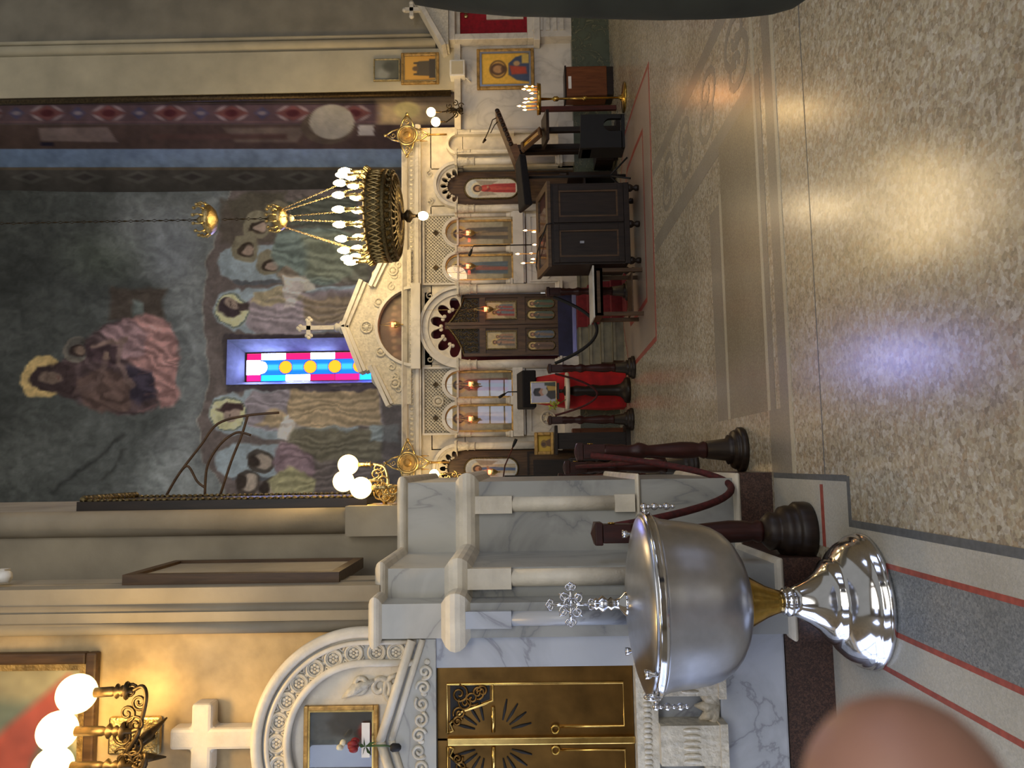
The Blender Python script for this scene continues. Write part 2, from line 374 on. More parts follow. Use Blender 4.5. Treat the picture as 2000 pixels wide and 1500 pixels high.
def grid(fn, nu, nv):                 # fn(s, t) arrays -> N x 3
    S, T = np.meshgrid(np.linspace(0, 1, nu), np.linspace(0, 1, nv)); P = fn(S.ravel(), T.ravel())
    fs = [(j*nu+i, j*nu+i+1, (j+1)*nu+i+1, (j+1)*nu+i) for j in range(nv-1) for i in range(nu-1)]
    m = MB(); m.v = [tuple(p) for p in P]; m.f = fs; m.sm = [True]*len(fs); return m, P, S.ravel(), T.ravel()
def panel(x0, x1, z0, z1, Y, nu, nv, shape='rect', arch=None):   # flat upright painting surface; returns mesh builder and local coords (0..w, 0..h down) in units where width = 100
    w = x1-x0; h = z1-z0
    def fn(S, T):
        z = z1-T*h; x = x0+S*w
        if shape == 'arch':           # round top
            r = w/2; zc = z1-r; k = np.where(z > zc, np.sqrt(np.maximum(0, r*r-(z-zc)**2))/r, 1.0)
            x = x0+w/2+(S-.5)*w*np.maximum(k, .02)
        if shape == 'oval':
            r = w/2; k = np.ones_like(z)
            for zc, sg in ((z1-r, 1), (z0+r, -1)): k = np.where((z-zc)*sg > 0, np.sqrt(np.maximum(0, r*r-(z-zc)**2))/r, k)
            x = x0+w/2+(S-.5)*w*np.maximum(k, .02)
        return np.stack([x, np.full_like(x, Y), z], 1)
    m, P, S, T = grid(fn, nu, nv)
    U = np.stack([(P[:, 0]-x0)/w*100, (z1-P[:, 2])/w*100], 1)
    return m, U
def saint(p, cx, top, bot, robe, under, halo=(214, 178, 92), face=(176, 132, 98), hair=(70, 48, 34), wide=.2, lean=0):
    h = bot-top; hr = h*.085; hy = top+hr*1.5
    p.ell(cx+lean, hy, hr*1.75, hr*1.75, halo, 2)
    sh = top+h*.19; w = h*wide
    p.poly([(cx-w*.35+lean, sh), (cx+w*.35+lean, sh), (cx+w*.75, sh+h*.1), (cx+w*.8, top+h*.5), (cx+w*.85, bot), (cx-w*.85, bot), (cx-w*.75, top+h*.5), (cx-w*.75, sh+h*.1)], robe, 3)
    p.poly([(cx-w*.2+lean, sh), (cx+w*.25+lean, sh), (cx+w*.35, top+h*.55), (cx+w*.1, bot), (cx-w*.35, bot), (cx-w*.3, top+h*.5)], under, 3)
    p.line([(cx-w*.6, sh+h*.12), (cx-w*.15, top+h*.4), (cx+w*.3, top+h*.36)], h*.05, shade(robe, .8), 3)
    p.ell(cx+w*.25, top+h*.36, h*.03, h*.025, face, 2)
    p.ell(cx+lean, hy-hr*.1, hr*1.05, hr*1.2, hair, 2); p.ell(cx+lean, hy+hr*.15, hr*.68, hr*.9, face, 2)
    p.ell(cx+lean, hy+hr*.75, hr*.55, hr*.5, shade(hair, 1.2), 2, .7)
    for k in (-.5, .15, .6): p.line([(cx+w*k, top+h*.55), (cx+w*(k+.12), bot)], h*.018, shade(robe, .8), 3, .6)
# ================================================================== the setting
YI = 11.6                              # plane of the marble icon screen
XC = W(860, 800, YI)[0]                # axis of the church
SC = YI/FL
mb = MB(); mb.slab([(-7, -4.5), (11, -4.5), (11, 12.2), (-7, 12.2)], -.1, 0); fl = mb.build('floor', 'terrazzo', at=(0, 0, 0)); struct(fl)
trim_n = [0]
def inlay(polys, mat, top=.002):
    trim_n[0] += 1; m = MB()
    for p in polys: m.slab([(a[0], a[1]) for a in p], -.03, top)
    return struct(m.build('trim_%d' % trim_n[0], mat, at=(0, 0, -.03)))
def rect(x0, x1, y0, y1): return [(x0, y0), (x1, y0), (x1, y1), (x0, y1)]
# border beside the left pier and under the font
inlay([rect(-.305, -.272, -3, 3.58), rect(-.272, -.075, 3.55, 3.58), rect(-.10, -.07, 3.58, 4.6)], 'dark_inlay')
inlay([rect(-.425, -.305, -3, 3.58), rect(-.425, -.10, 3.58, 4.6), rect(-.85, -.712, -3, 3.8)], 'pale_inlay')
inlay([rect(-.447, -.425, -3, 3.8), rect(-.712, -.69, -3, 3.8), rect(-.872, -.85, -3, 3.8), rect(-.425, -.12, 3.86, 3.9)], 'red_inlay', .0025)
inlay([rect(-.69, -.447, -3, 3.86)], 'grey_inlay')
inlay([rect(-3, -.872, -3, 3.86)], 'pale_inlay')
# frontal bands across the nave
XR = 9.0; XL = -.07
inlay([rect(XL, XR, 4.225, 4.275), rect(.3, 3.2, 4.59, 4.64), rect(.3, 1.95, 5.47, 5.53)], 'white_inlay', .003)
inlay([rect(XL, XR, 4.275, 4.42), rect(.3, 2.4, 4.50, 4.59), rect(.3, 1.9, 5.53, 5.82), rect(XL, .3, 4.42, 4.62), rect(2.25, 2.42, 4.64, 8.15), rect(3.1, 3.24, 4.6, 8.15)], 'taupe_inlay')
inlay([rect(.3, 2.3, 4.64, 5.47)], 'brown_inlay', .0022)
inlay([rect(XL, XR, 3.825, 3.834)], 'dark_inlay', .001)
inlay([rect(2.42, 3.1, 4.64, 8.1)], 'terrazzo', .0015)
# flourishes along the aisle band
fm = MB()
def scroll2(m, cx, cy, r, fl_, w):
    for q in range(2):
        pts = []
        for i in range(15):
            t = i/14; a = q*PI+fl_*2.6*PI*t; rr = r*(1-.8*t); pts.append((cx+(q-.5)*r*1.1+rr*cos(a), cy+rr*1.5*sin(a)))
        for i in range(14):
            (ax, ay), (bx, by) = pts[i], pts[i+1]; L = math.hypot(bx-ax, by-ay) or 1; nx, ny = -(by-ay)/L*w, (bx-ax)/L*w
            m.slab([(ax-nx, ay-ny), (bx-nx, by-ny), (bx+nx, by+ny), (ax+nx, ay+ny)], -.03, .003+.0001*(i % 2)+.0002*q)
for k, yy in enumerate((4.95, 5.75, 6.55, 7.35)): scroll2(fm, 2.76, yy, .2, 1 if k % 2 else -1, .03)
trim_n[0] += 1; struct(fm.build('trim_%d' % trim_n[0], 'taupe_inlay', at=(0, 0, -.03)))
# octagon around the candle cabinet
oc = [F(1380, 1267)[:2], F(835, 1283)[:2], F(788, 1242)[:2], (1.25, 10.35), (1.9, 10.8), (3.9, 10.8), (4.5, 10.2), (4.5, 9.1)]
def shrink(P, k):
    cx = sum(p[0] for p in P)/len(P); cy = sum(p[1] for p in P)/len(P); return [(cx+(p[0]-cx)*k, cy+(p[1]-cy)*k) for p in P]
inlay([oc], 'red_inlay', .003); inlay([shrink(oc, .965)], 'pink_inlay', .004); inlay([shrink(oc, .66)], 'red_inlay', .0045); inlay([shrink(oc, .62)], 'pink_inlay', .005)

# ---- left pier: marble dado stepping towards the camera, plaster above
D1, D2, D3, D4 = 4.67, 3.97, 3.80, 3.94
X1 = W(560, 1000, D1)[0]; X1b = W(420, 1000, D1)[0]; X2 = W(396, 1000, D2)[0]; X2b = W(336, 1000, D2)[0]; X3 = W(322, 1000, D3)[0]; X3b = W(255, 1000, D3)[0]
XB = (X1b+X2)/2; XB2 = (X2b+X3)/2
DY = 6.45
path = [(X3b, D4+.1), (X3b, D3), (XB2, D3), (XB2, D2), (XB, D2), (XB, D1), (X1, D1), (X1, DY)]
path = path[::-1]                      # travel so that "left" points out of the pier... checked below
ZC = 2.235
def zz(u, v, Y): return W(u, v, Y)[2]
za, zb, zc_, zd, ze = zz(490, 797, D1), zz(490, 890, D1), zz(490, 936, D1), zz(490, 1232, D1), zz(490, 1252, D1)
zpl = zz(490, 1440, D1)
def body(off, z0, z1, mat, name):
    m = MB(); m.sweep(path, [(-.001+off, z0), (off, z0), (off, z1), (-.25, z1)]); return m.build(name, mat)
def out(path, o):                      # offset the plan polyline outwards
    P = [Vector(p) for p in path]; res = []
    for i in range(len(P)):
        d1 = (P[i]-P[i-1]).normalized() if i else None; d2 = (P[i+1]-P[i]).normalized() if i < len(P)-1 else None
        n = [Vector((-d.y, d.x)) for d in (d1, d2) if d is not None]; mt = n[0] if len(n) == 1 else (n[0]+n[1])*2/max(.2, (n[0]+n[1]).length_squared)
        q = P[i]+mt*o; res.append((q.x, q.y))
    return res
SGN = 1 if out(path, .1)[0][0] > path[0][0] else -1
def outp(o): return out(path, o*SGN)
def shell(o, z0, z1, mat, name):       # solid block following the stepped plan
    m = MB(); P = outp(o); m.slab(P+[(P[-1][0]-2.2, P[-1][1]), (P[-1][0]-2.2, DY), ], z0, z1); return m.build(name, mat)
pier = [shell(0, zpl, zc_, 'grey_marble', 'wall_left_dado'), shell(.03, 0, zpl-.02, 'granite', 'baseboard_left'),
        shell(.0, zc_, ZC, 'pale_marble', 'wall_left_upper_dado')]
for o in pier: struct(o)
m = MB()
prof = lambda z0, z1, d, n=6: [(-.02, z0)]+[(SGN*(d*sin(PI*i/n)**.7), z0+(z1-z0)*i/n) for i in range(n+1)]+[(-.02, z1)]
m.sweep(path, prof(za, ZC+.012, .04)); m.sweep(path, prof(zc_, zb, .055)); m.sweep(path, prof(zd-.03, ze, .035)); m.sweep(path, prof(zpl-.03, zpl+.02, .03))
trim_n[0] += 1; struct(m.build('trim_%d' % trim_n[0], 'cream'))
# engaged half-round pilaster strips at the corners of each dado step
def engaged(x, y, r, z0, z1, mat, name=None):
    m = MB(); m.lathe([(r, z0), (r, z1)], (x, y, 0), 20); m.box(x-r*1.15, x+r*1.15, y-r*1.0, y+r, z1, z1+.22); m.box(x-r*1.15, x+r*1.15, y-r*1.0, y+r, z0-.12, z0)
    trim_n[0] += 1; return struct(m.build('trim_%d' % trim_n[0], mat))
zt, zb0 = zz(515, 1000, D1), zz(515, 1232, D1)
engaged(W(515, 1000, D1)[0], D1, .045, zb0+.1, zt, 'cream'); engaged(W(372, 1000, D2)[0], D2, .045, zb0+.1, zt, 'cream'); engaged(W(292, 1000, D3)[0], D3, .035, zb0+.1, zt, 'daylit_marble')
# plaster pier above the dado
m = MB(); xu = W(505, 500, D1+.1)[0]
m.box(-3.6, xu, D1+.1, DY, ZC-.02, 13); m.box(-3.6, W(404, 500, D1)[0]-.12, D2+.12, D1+.2, ZC-.02, 13)
struct(m.build('wall_left', 'plaster'))
m = MB(); hx = W(479, 400, D1+.08)[0]
m.lathe([(.08, ZC+.33), (.08, 13)], (hx, D1+.1, 0), 24); m.box(hx-.09, hx+.09, D1+.02, D1+.15, ZC, ZC+.33)
x_ = W(352, 400, D2+.1)[0]; m.lathe([(.03, ZC), (.03, 13)], (x_, D2+.1, 0), 14)
m.box(W(345, 400, D3)[0], W(312, 400, D3)[0], D3+.12, D2+.3, ZC-.02, 13)
m.lathe([(.032, ZC), (.032, 13)], (W(300, 400, D3)[0], D3+.13, 0), 14)
m.box(W(298, 400, D3)[0], W(278, 400, D3)[0], D3+.09, D2+.3, ZC-.02, 13)
m.lathe([(.03, ZC), (.03, 13)], (W(266, 400, D3)[0], D3+.1, 0), 14)
trim_n[0] += 1; struct(m.build('trim_%d' % trim_n[0], 'plaster'))
m = MB(); m.box(-2.4, W(262, 400, D4)[0], D4, D4+.3, 0, 13); struct(m.build('wall_front_left', 'plaster_warm'))
m = MB(); m.box(-2.4, X3b+.02, D4-.09, D4+.1, 0, zz(100, 1540, D4-.09)); struct(m.build('baseboard_front_left', 'granite'))
m = MB(); m.box(-2.4, X3b+.04, D4-.12, D4+.05, zz(100, 1540, D4-.12), zz(100, 1408, D4-.12)); struct(m.build('wall_front_left_base', 'daylit_marble', bevel=.012))

# ---- right side: end wall, pilaster, mouldings
YW = YI+.12
def strip(u0, v0, u1, v1, Y, dep, mat, name=None):
    m = MB(); rbox(m, u0, v0, u1, v1, Y, dep)
    if name is None: trim_n[0] += 1; name = 'trim_%d' % trim_n[0]
    return struct(m.build(name, mat))
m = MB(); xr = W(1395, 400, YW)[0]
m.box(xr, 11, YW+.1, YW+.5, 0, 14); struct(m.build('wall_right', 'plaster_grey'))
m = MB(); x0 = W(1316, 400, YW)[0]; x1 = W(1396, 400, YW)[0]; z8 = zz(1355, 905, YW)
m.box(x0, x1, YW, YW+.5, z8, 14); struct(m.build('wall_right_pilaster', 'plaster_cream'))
m = MB(); r0 = W(1411, 400, YW)[0]
m.lathe([(.1, zz(1411, 850, YW)), (.1, 14)], (r0, YW+.1, 0), 18); m.lathe([(.035, zz(1411, 850, YW)), (.035, 14)], (r0-.13, YW+.08, 0), 12); m.lathe([(.035, zz(1411, 850, YW)), (.035, 14)], (r0+.14, YW+.08, 0), 12)
trim_n[0] += 1; struct(m.build('trim_%d' % trim_n[0], 'plaster_cream'))
m = MB(); xs = W(1311, 400, YW)[0]
m.lathe([(.05, zz(1311, 880, YW)), (.05, 14)], (xs, YW+.05, 0), 14); trim_n[0] += 1; struct(m.build('trim_%d' % trim_n[0], 'iron'))
zp = zz(1300, 1118, YI)
m = MB(); m.box(W(1250, 1000, YI)[0], 11, YW-.04, YW+.4, zp, z8); struct(m.build('wall_right_dado', 'marble'))
m = MB(); m.box(W(1250, 1000, YI)[0], 11, YW-.02, YW+.3, zz(1350, 912, YW-.04), zz(1350, 898, YW-.04)); m.box(W(1250, 1000, YI)[0], 11, YW-.12, YW+.3, zz(1350, 900, YW-.04), zz(1350, 888, YW-.04))
trim_n[0] += 1; struct(m.build('trim_%d' % trim_n[0], 'cream'))
m = MB(); m.box(W(930, 1150, YI)[0]+.25, 11, YI-.12, YI+.4, 0, zp); struct(m.build('baseboard_right', 'green_marble'))
m = MB(); m.box(-3, W(795, 1150, YI)[0]-.1, YI-.12, YI+.4, 0, zp); struct(m.build('baseboard_back', 'green_marble'))

# ---- sanctuary: painted side wall and apse
XS = W(1310, 400, YI+.2)[0]
YA = 16.0
def fn(S, T): return np.stack([np.full_like(S, XS), YI+.2+S*(YA-YI-.2)*1.0, 14-T*13.2], 1)
g, P, S, T = grid(fn, 120, 340); side = g.build('wall_sanctuary_right', 'fresco', at=(XS, YI, 0)); struct(side)
p = Paint(PR(P), (96, 84, 72))
p.rect(1296, -300, 1330, 1100, (92, 78, 58)); p.rect(1299, -300, 1303, 1100, (50, 40, 30))
p.rect(1258, -300, 1297, 790, (104, 78, 78))
for k in range(-2, 7):
    v = 92+120*k; u = 1279-.02*(v-700)*-0
    p.poly([(u-15, v), (u, v-34), (u+15, v), (u, v+34)], (132, 74, 66), 3); p.ell(u, v, 7, 13, (96, 40, 40), 3)
    for sx, sy in ((-1, -1), (1, -1), (-1, 1), (1, 1)): p.ell(u+9*sx, v+20*sy, 3, 11, (176, 150, 142), 3, .9, .5*sx*sy)
    p.poly([(u-13, v+60), (u, v+44), (u+13, v+60), (u, v+76)], (84, 78, 104), 3); p.ell(u, v+60, 4, 8, (160, 140, 130), 3, .8)
    p.line([(u-17, v-60), (u-17, v+60)], 2, (128, 92, 84), 2); p.line([(u+17, v-60), (u+17, v+60)], 2, (60, 44, 46), 2)
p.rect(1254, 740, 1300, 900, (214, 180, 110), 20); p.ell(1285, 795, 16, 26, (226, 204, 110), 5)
p.rect(1208, -300, 1256, 900, (92, 70, 58), 2)
p.poly([(1250, 75), (1225, 80), (1222, 230), (1252, 210)], (140, 116, 102), 4); p.rect(1215, 80, 1222, 105, (40, 36, 52), 3)
p.poly([(1250, 435), (1222, 460), (1222, 580), (1252, 600)], (124, 104, 84), 6); p.rect(1228, 300, 1238, 560, (100, 70, 58), 6)
p.ell(1252, 640, 34, 52, (104, 88, 66), 3); p.ell(1262, 648, 34, 44, (176, 168, 140), 3); p.rect(1235, 700, 1256, 730, (190, 182, 165), 3)
p.rect(1256, 560, 1300, 735, (104, 78, 78), 2, .0)
p.rect(1172, -300, 1209, 1100, (122, 150, 186), 2); 
p.mix(np.clip((p.U[:, 1]-100)/700, 0, .5)*((p.U[:, 0] > 1172) & (p.U[:, 0] < 1209)), (150, 172, 180))
p.rect(1100, -300, 1173, 1100, (92, 86, 80), 2); p.rect(1168, -300, 1173, 1100, (120, 104, 82), 2)
for k in range(-2, 7):
    v = 60+105*k; p.poly([(1140, v), (1154, v-40), (1166, v), (1154, v+40)], (116, 112, 104), 3, .7); p.poly([(1147, v), (1154, v-18), (1161, v), (1154, v+18)], (84, 76, 74), 3)
p.mottle(26, .14); p.mottle(7, .06, 4); p.apply(side, .25)

XA = XC; hw = XS-XC
zsp = zz(860, 395, YA+.6)
def afn(S, T):
    a = (S-.5)*PI; x = XA+hw*np.sin(a); z = 14.0-T*13.0; Y = YA+.6*np.cos(a)
    Y = Y-np.maximum(0, z-zsp)**2*.06*(.3+.7*np.cos(a)); return np.stack([x, Y, z], 1)
wx0, wx1 = W(750, 600, 16.6)[0], W(838, 600, 16.6)[0]; wz1 = W(790, 446, 16.6)[2]; wz0 = 3.0
g, P, S, T = grid(afn, 470, 380)
hole = lambda q: wx0 < q[0] < wx1 and wz0 < q[2] < wz1
keep = [f for f in g.f if not all(hole(g.v[i]) for i in f)]; g.f = keep; g.sm = [True]*len(keep)
apse = g.build('wall_apse', 'fresco', at=(XA, YA, 0)); struct(apse)
p = Paint(PR(P), (70, 76, 74))
p.grad(-50, (66, 70, 66), 420, (92, 100, 102)); p.mottle(120, .25, 3, .6)  # base darkens upwards: shade of the dome put into the colour
p.warp(5, 26, 2); p.warp(2.2, 8, 7)
# semi-dome: seated mother and child on a cloud
p.poly([(1120, 250), (1020, 200), (960, 300), (900, 330), (700, 360), (640, 300), (560, 330), (520, 420), (600, 400), (700, 400), (800, 420), (1000, 410), (1120, 440)], (126, 134, 140), 60, .8)
p.ell(560, 340, 50, 70, (150, 162, 166), 50, .6); p.ell(1020, 330, 60, 50, (120, 130, 146), 40, .6); p.ell(1000, 200, 40, 70, (84, 98, 82), 50, .5)
p.line([(540, 100), (600, 180), (652, 240)], 8, (50, 52, 52), 8, .7); p.line([(560, 200), (620, 250)], 5, (56, 58, 56), 6, .6)
p.rect(872, 216, 938, 322, (84, 72, 64), 8); p.rect(880, 258, 912, 284, (104, 118, 116), 8)
p.poly([(700, 300), (690, 230), (715, 150), (745, 120), (800, 125), (850, 180), (875, 240), (872, 300), (830, 345), (760, 330)], (92, 70, 74), 8)
p.poly([(870, 240), (885, 290), (868, 330), (800, 352), (760, 345), (730, 355), (712, 342), (700, 310), (760, 300), (800, 250)], (178, 118, 116), 8)
p.poly([(850, 200), (876, 250), (850, 290), (800, 280), (800, 230)], (150, 110, 118), 8)
p.poly([(722, 300), (712, 270), (740, 230), (790, 250), (776, 300)], (72, 62, 84), 8)
p.poly([(712, 160), (690, 200), (700, 250), (760, 260), (780, 200), (760, 150)], (104, 76, 70), 8)
for k in range(7): p.line([(700+k*24, 270+k % 3*10), (716+k*22, 340)], 3, (150, 98, 98), 4, .5)
p.ell(764, 84, 44, 43, (196, 156, 76), 4); p.ell(762, 94, 27, 34, (64, 48, 50), 4); p.poly([(735, 100), (790, 100), (800, 150), (720, 150)], (70, 52, 54), 6); p.ell(764, 100, 14, 20, (126, 100, 84), 5)
p.ell(818, 150, 24, 23, (112, 104, 92), 3); p.ell(820, 153, 20, 19, (92, 88, 82), 3); p.ell(815, 152, 12, 13, (60, 46, 44), 3); p.ell(815, 156, 8, 10, (120, 94, 78), 3)
p.poly([(800, 170), (830, 165), (825, 230), (795, 240), (780, 210)], (80, 58, 66), 6); p.line([(822, 180), (834, 220), (838, 245)], 8, (132, 100, 90), 5)
# lower register: arcade with standing figures
border = [(1135, 450), (1060, 430), (1000, 406), (950, 398), (880, 398), (820, 403), (790, 411), (760, 409), (720, 399), (680, 389), (640, 388), (600, 400), (560, 425), (530, 440), (400, 430)]
p.poly(border+[(400, 1200), (1140, 1200)], (112, 98, 96), 3); p.line(border, 3, (150, 148, 140), 3, .7)
sky = (142, 164, 180)
for c, w, t, b in ((895, 44, 415, 700), (692, 46, 408, 700)):
    p.poly([(c-w, t+44), (c-w*.7, t+14), (c, t), (c+w*.7, t+14), (c+w, t+44), (c+w-8, 470), (c+w, 480), (c+w, b), (c-w, b), (c-w, 480), (c-w+8, 470)], sky, 4)
for c, w, t, b in ((985, 34, 428, 560), (600, 34, 425, 545)):
    p.poly([(c-w, t+24), (c-w*.6, t), (c+w*.6, t), (c+w, t+24), (c+w, b), (c-w, b)], sky, 4); p.line([(c-w-3, t+30), (c-w-3, b)], 7, (92, 98, 108), 3)
p.rect(1025, 430, 1110, 640, (96, 84, 72), 8, .8); p.poly([(1060, 470), (1100, 440), (1125, 480), (1125, 560), (1060, 540)], (92, 84, 70), 10)
for c, v, r in ((1016, 480, 27), (984, 524, 25), (1060, 500, 26), (1085, 545, 24)):
    p.ell(c, v, r, r, (134, 124, 96), 3); p.ell(c-4, v+4, 13, 15, (70, 56, 46), 3); p.ell(c-5, v+8, 9, 10, (166, 136, 118), 3)
p.poly([(955, 548), (1000, 530), (1045, 540), (1060, 640), (1040, 690), (960, 690), (940, 640)], (112, 134, 128), 8); p.poly([(965, 540), (940, 560), (930, 590), (955, 600), (985, 560)], (140, 120, 100), 5)
p.poly([(1060, 560), (1110, 560), (1120, 700), (1050, 700)], (90, 96, 84), 8); p.poly([(960, 600), (1040, 590), (1050, 720), (940, 720)], (134, 138, 104), 16, .7)
p.poly([(940, 560), (960, 552), (966, 600), (935, 612)], (204, 196, 180), 5, .9)
# two standing figures
p.poly([(852, 500), (870, 482), (905, 480), (928, 505), (934, 560), (930, 640), (935, 760), (850, 760), (858, 640), (846, 560)], (158, 140, 152), 5)
p.poly([(905, 490), (930, 500), (938, 560), (920, 600), (905, 560)], (166, 148, 108), 5); p.poly([(868, 600), (920, 590), (928, 760), (868, 760)], (150, 126, 96), 8)
p.poly([(900, 555), (935, 556), (952, 575), (948, 592), (925, 585), (900, 575)], (196, 182, 176), 4)
for k in range(5): p.line([(860+k*14, 500+k*5), (852+k*18, 690)], 3, (138, 122, 134), 4, .4)
p.ell(894, 454, 34, 33, (206, 204, 140), 3); p.line([(894+33*cos(a), 454+32*sin(a)) for a in [i*PI/12 for i in range(25)]], 2.5, (90, 110, 112), 2)
p.ell(898, 448, 19, 22, (74, 58, 66), 4); p.ell(906, 456, 11, 14, (160, 132, 116), 4); p.poly([(896, 468), (914, 466), (910, 486), (892, 488)], (84, 66, 66), 4)
p.poly([(668, 490), (690, 472), (720, 478), (735, 500), (738, 560), (752, 620), (748, 745), (668, 745), (668, 620), (660, 560)], (148, 136, 150), 5)
p.poly([(672, 500), (700, 530), (690, 560), (746, 565), (750, 740), (672, 742), (664, 620)], (172, 144, 102), 6)
for k in range(5): p.line([(680+k*14, 575), (674+k*17, 735)], 3, (150, 126, 90), 4, .4)
p.ell(692, 446, 35, 34, (206, 204, 140), 3); p.line([(692+34*cos(a), 446+33*sin(a)) for a in [i*PI/12 for i in range(25)]], 2.5, (90, 110, 112), 2)
p.poly([(700, 426), (716, 440), (712, 472), (696, 472), (690, 444)], (78, 54, 56), 4); p.ell(688, 450, 12, 15, (170, 140, 126), 4)
p.poly([(650, 540), (672, 545), (690, 560), (668, 575), (640, 570)], (200, 190, 182), 4)
for c, v, r in ((600, 508, 26), (556, 484, 24), (545, 530, 22)):
    p.ell(c, v, r, r, (78, 66, 58), 3, .9); p.ell(c, v+3, 15, 18, (170, 150, 132), 4); p.ell(c, v-12, 14, 10, (66, 54, 48), 4)
p.poly([(560, 540), (600, 530), (640, 548), (630, 600), (580, 620), (552, 600)], (140, 110, 124), 6); p.poly([(530, 540), (560, 520), (590, 560), (560, 620), (530, 610)], (158, 152, 100), 6)
p.poly([(640, 560), (664, 570), (660, 745), (600, 745), (590, 640)], (112, 106, 84), 8); p.poly([(530, 620), (600, 620), (600, 760), (530, 760)], (110, 98, 96), 10)
p.rect(638, 720, 672, 780, (132, 148, 152), 4); p.rect(520, 745, 1140, 1100, (98, 92, 92), 8, .6)
p.line([(744, 450), (744, 780)], 12, (84, 74, 84), 3); p.line([(842, 450), (842, 780)], 10, (78, 68, 80), 3); p.line([(740, 444), (842, 444)], 12, (84, 74, 80), 3)
p.drape([(700, 300), (690, 230), (715, 150), (800, 125), (850, 180), (888, 290), (868, 330), (800, 352), (712, 342)], .5, 26, .13, 3)
p.line([(745, 262), (790, 232), (836, 236)], 10, (136, 104, 98), 5, .8); p.line([(735, 150), (752, 190), (800, 205)], 12, (122, 92, 88), 6, .7); p.ell(806, 206, 8, 6, (140, 108, 92), 4)
p.ell(764, 94, 13, 3, (96, 72, 64), 3, .7); p.line([(764, 94), (764, 108)], 3, (108, 82, 70), 2, .8); p.ell(764, 114, 6, 2, (110, 66, 60), 2, .8)
p.drape([(852, 500), (905, 480), (934, 560), (935, 760), (850, 760), (846, 560)], .0, 17, .11, 5); p.drape([(668, 490), (720, 478), (738, 560), (752, 620), (748, 745), (668, 745), (660, 560)], .0, 16, .11, 6)
p.drape([(955, 548), (1000, 530), (1045, 540), (1060, 720), (940, 720)], .2, 20, .12, 7); p.drape([(530, 540), (640, 548), (664, 745), (530, 760)], -.1, 17, .11, 8); p.drape([(1060, 560), (1120, 560), (1120, 700), (1050, 700)], .1, 18, .11, 9)
for fx_, fy_ in ((906, 456), (688, 450)): p.ell(fx_+2, fy_-3, 3, 1.6, (70, 52, 46), 2, .8); p.ell(fx_-5, fy_-3, 2.4, 1.6, (70, 52, 46), 2, .8); p.line([(fx_-1, fy_-3), (fx_-2, fy_+5)], 1.6, (120, 92, 78), 1.5, .8)
p.drape([(520, 300), (1130, 250), (1130, 430), (520, 430)], 1.2, 80, .05, 12); p.drape([(860, 420), (1130, 100), (1130, -40), (520, -40), (520, 300)], .9, 120, .05, 13)
p.mottle(40, .1, 8); p.mottle(9, .1, 2); p.mottle(4, .06, 6); p.c *= 1.28; p.apply(apse, .42)
# stained-glass window with a deep reveal
yw = 16.95; gx0, gx1, gz1 = W(756, 600, yw)[0], W(811, 600, yw)[0], W(783, 482, yw)[2]
m = MB(); zb_ = wz0
m.add([(wx0, 16.5, zb_), (gx0, yw, zb_), (gx0, yw, gz1), (wx0, 16.5, wz1)], [(0, 1, 2, 3)]); m.add([(wx1, 16.5, zb_), (gx1, yw, zb_), (gx1, yw, gz1), (wx1, 16.5, wz1)], [(0, 1, 2, 3)])
m.add([(wx0, 16.5, wz1), (wx1, 16.5, wz1), (gx1, yw, gz1), (gx0, yw, gz1)], [(0, 1, 2, 3)])
reveal = m.build('window_1', mbasic('reveal_plaster', (112, 118, 126), .7), at=(0, 0, 0)); struct(reveal)
g, U = panel(gx0, gx1, zb_, gz1, yw, 60, 300)
gl = g.build('stained_glass', 'stain', reveal); hgt = U[:, 1].max()
p = Paint(U, (255, 255, 255)); ps = (W(783, 482, yw)[2]-W(783, 530, yw)[2])/(gx1-gx0)*100     # one course of the glass
for k in range(-1, 13):
    y0 = (k+.58)*ps
    p.rect(0, y0, 24, y0+ps, ((214, 20, 110), (40, 170, 220), (255, 255, 255), (190, 14, 90))[(k+1) % 4], 1)
    p.rect(76, y0, 100, y0+ps, ((255, 255, 255), (205, 16, 90))[k % 2], 1)
    if k >= 0: p.rect(24, y0, 76, y0+ps, (20, 96, 220), 1); p.rect(40, y0+4, 60, y0+ps-4, (60, 150, 235), 8)
for k in range(9):
    y0 = (k+.58)*ps; p.ell(50, y0, 23, 23, (255, 255, 255) if k == 0 else (255, 150, 30), 1); p.ell(50, y0, 23, 23, (0, 0, 0), 1, 0)
    th = [i*PI/10 for i in range(21)]; p.line([(50+23.5*cos(a), y0+23.5*sin(a)) for a in th], 2.2, (30, 30, 60), 1)
    p.line([(0, y0), (26, y0)], 1.6, (30, 30, 60), 1); p.line([(74, y0), (100, y0)], 1.6, (30, 30, 60), 1)
for x in (24, 76): p.line([(x, 0), (x, hgt)], 1.6, (40, 40, 70), 1)
p.apply(gl, 0, lambda c: np.where(c.min(1, keepdims=True) > .8, np.array([[11., 13., 30.]]), np.where(c[:, 2:3] > c[:, 0:1]+.1, np.array([[1., 1.6, 8.]]), 1.5)))
m = MB(); frame(m, gx0-.03, gx1+.03, zb_, gz1+.03, .035, yw-.04, yw+.04); m.build('window_frame', 'iron', reveal)
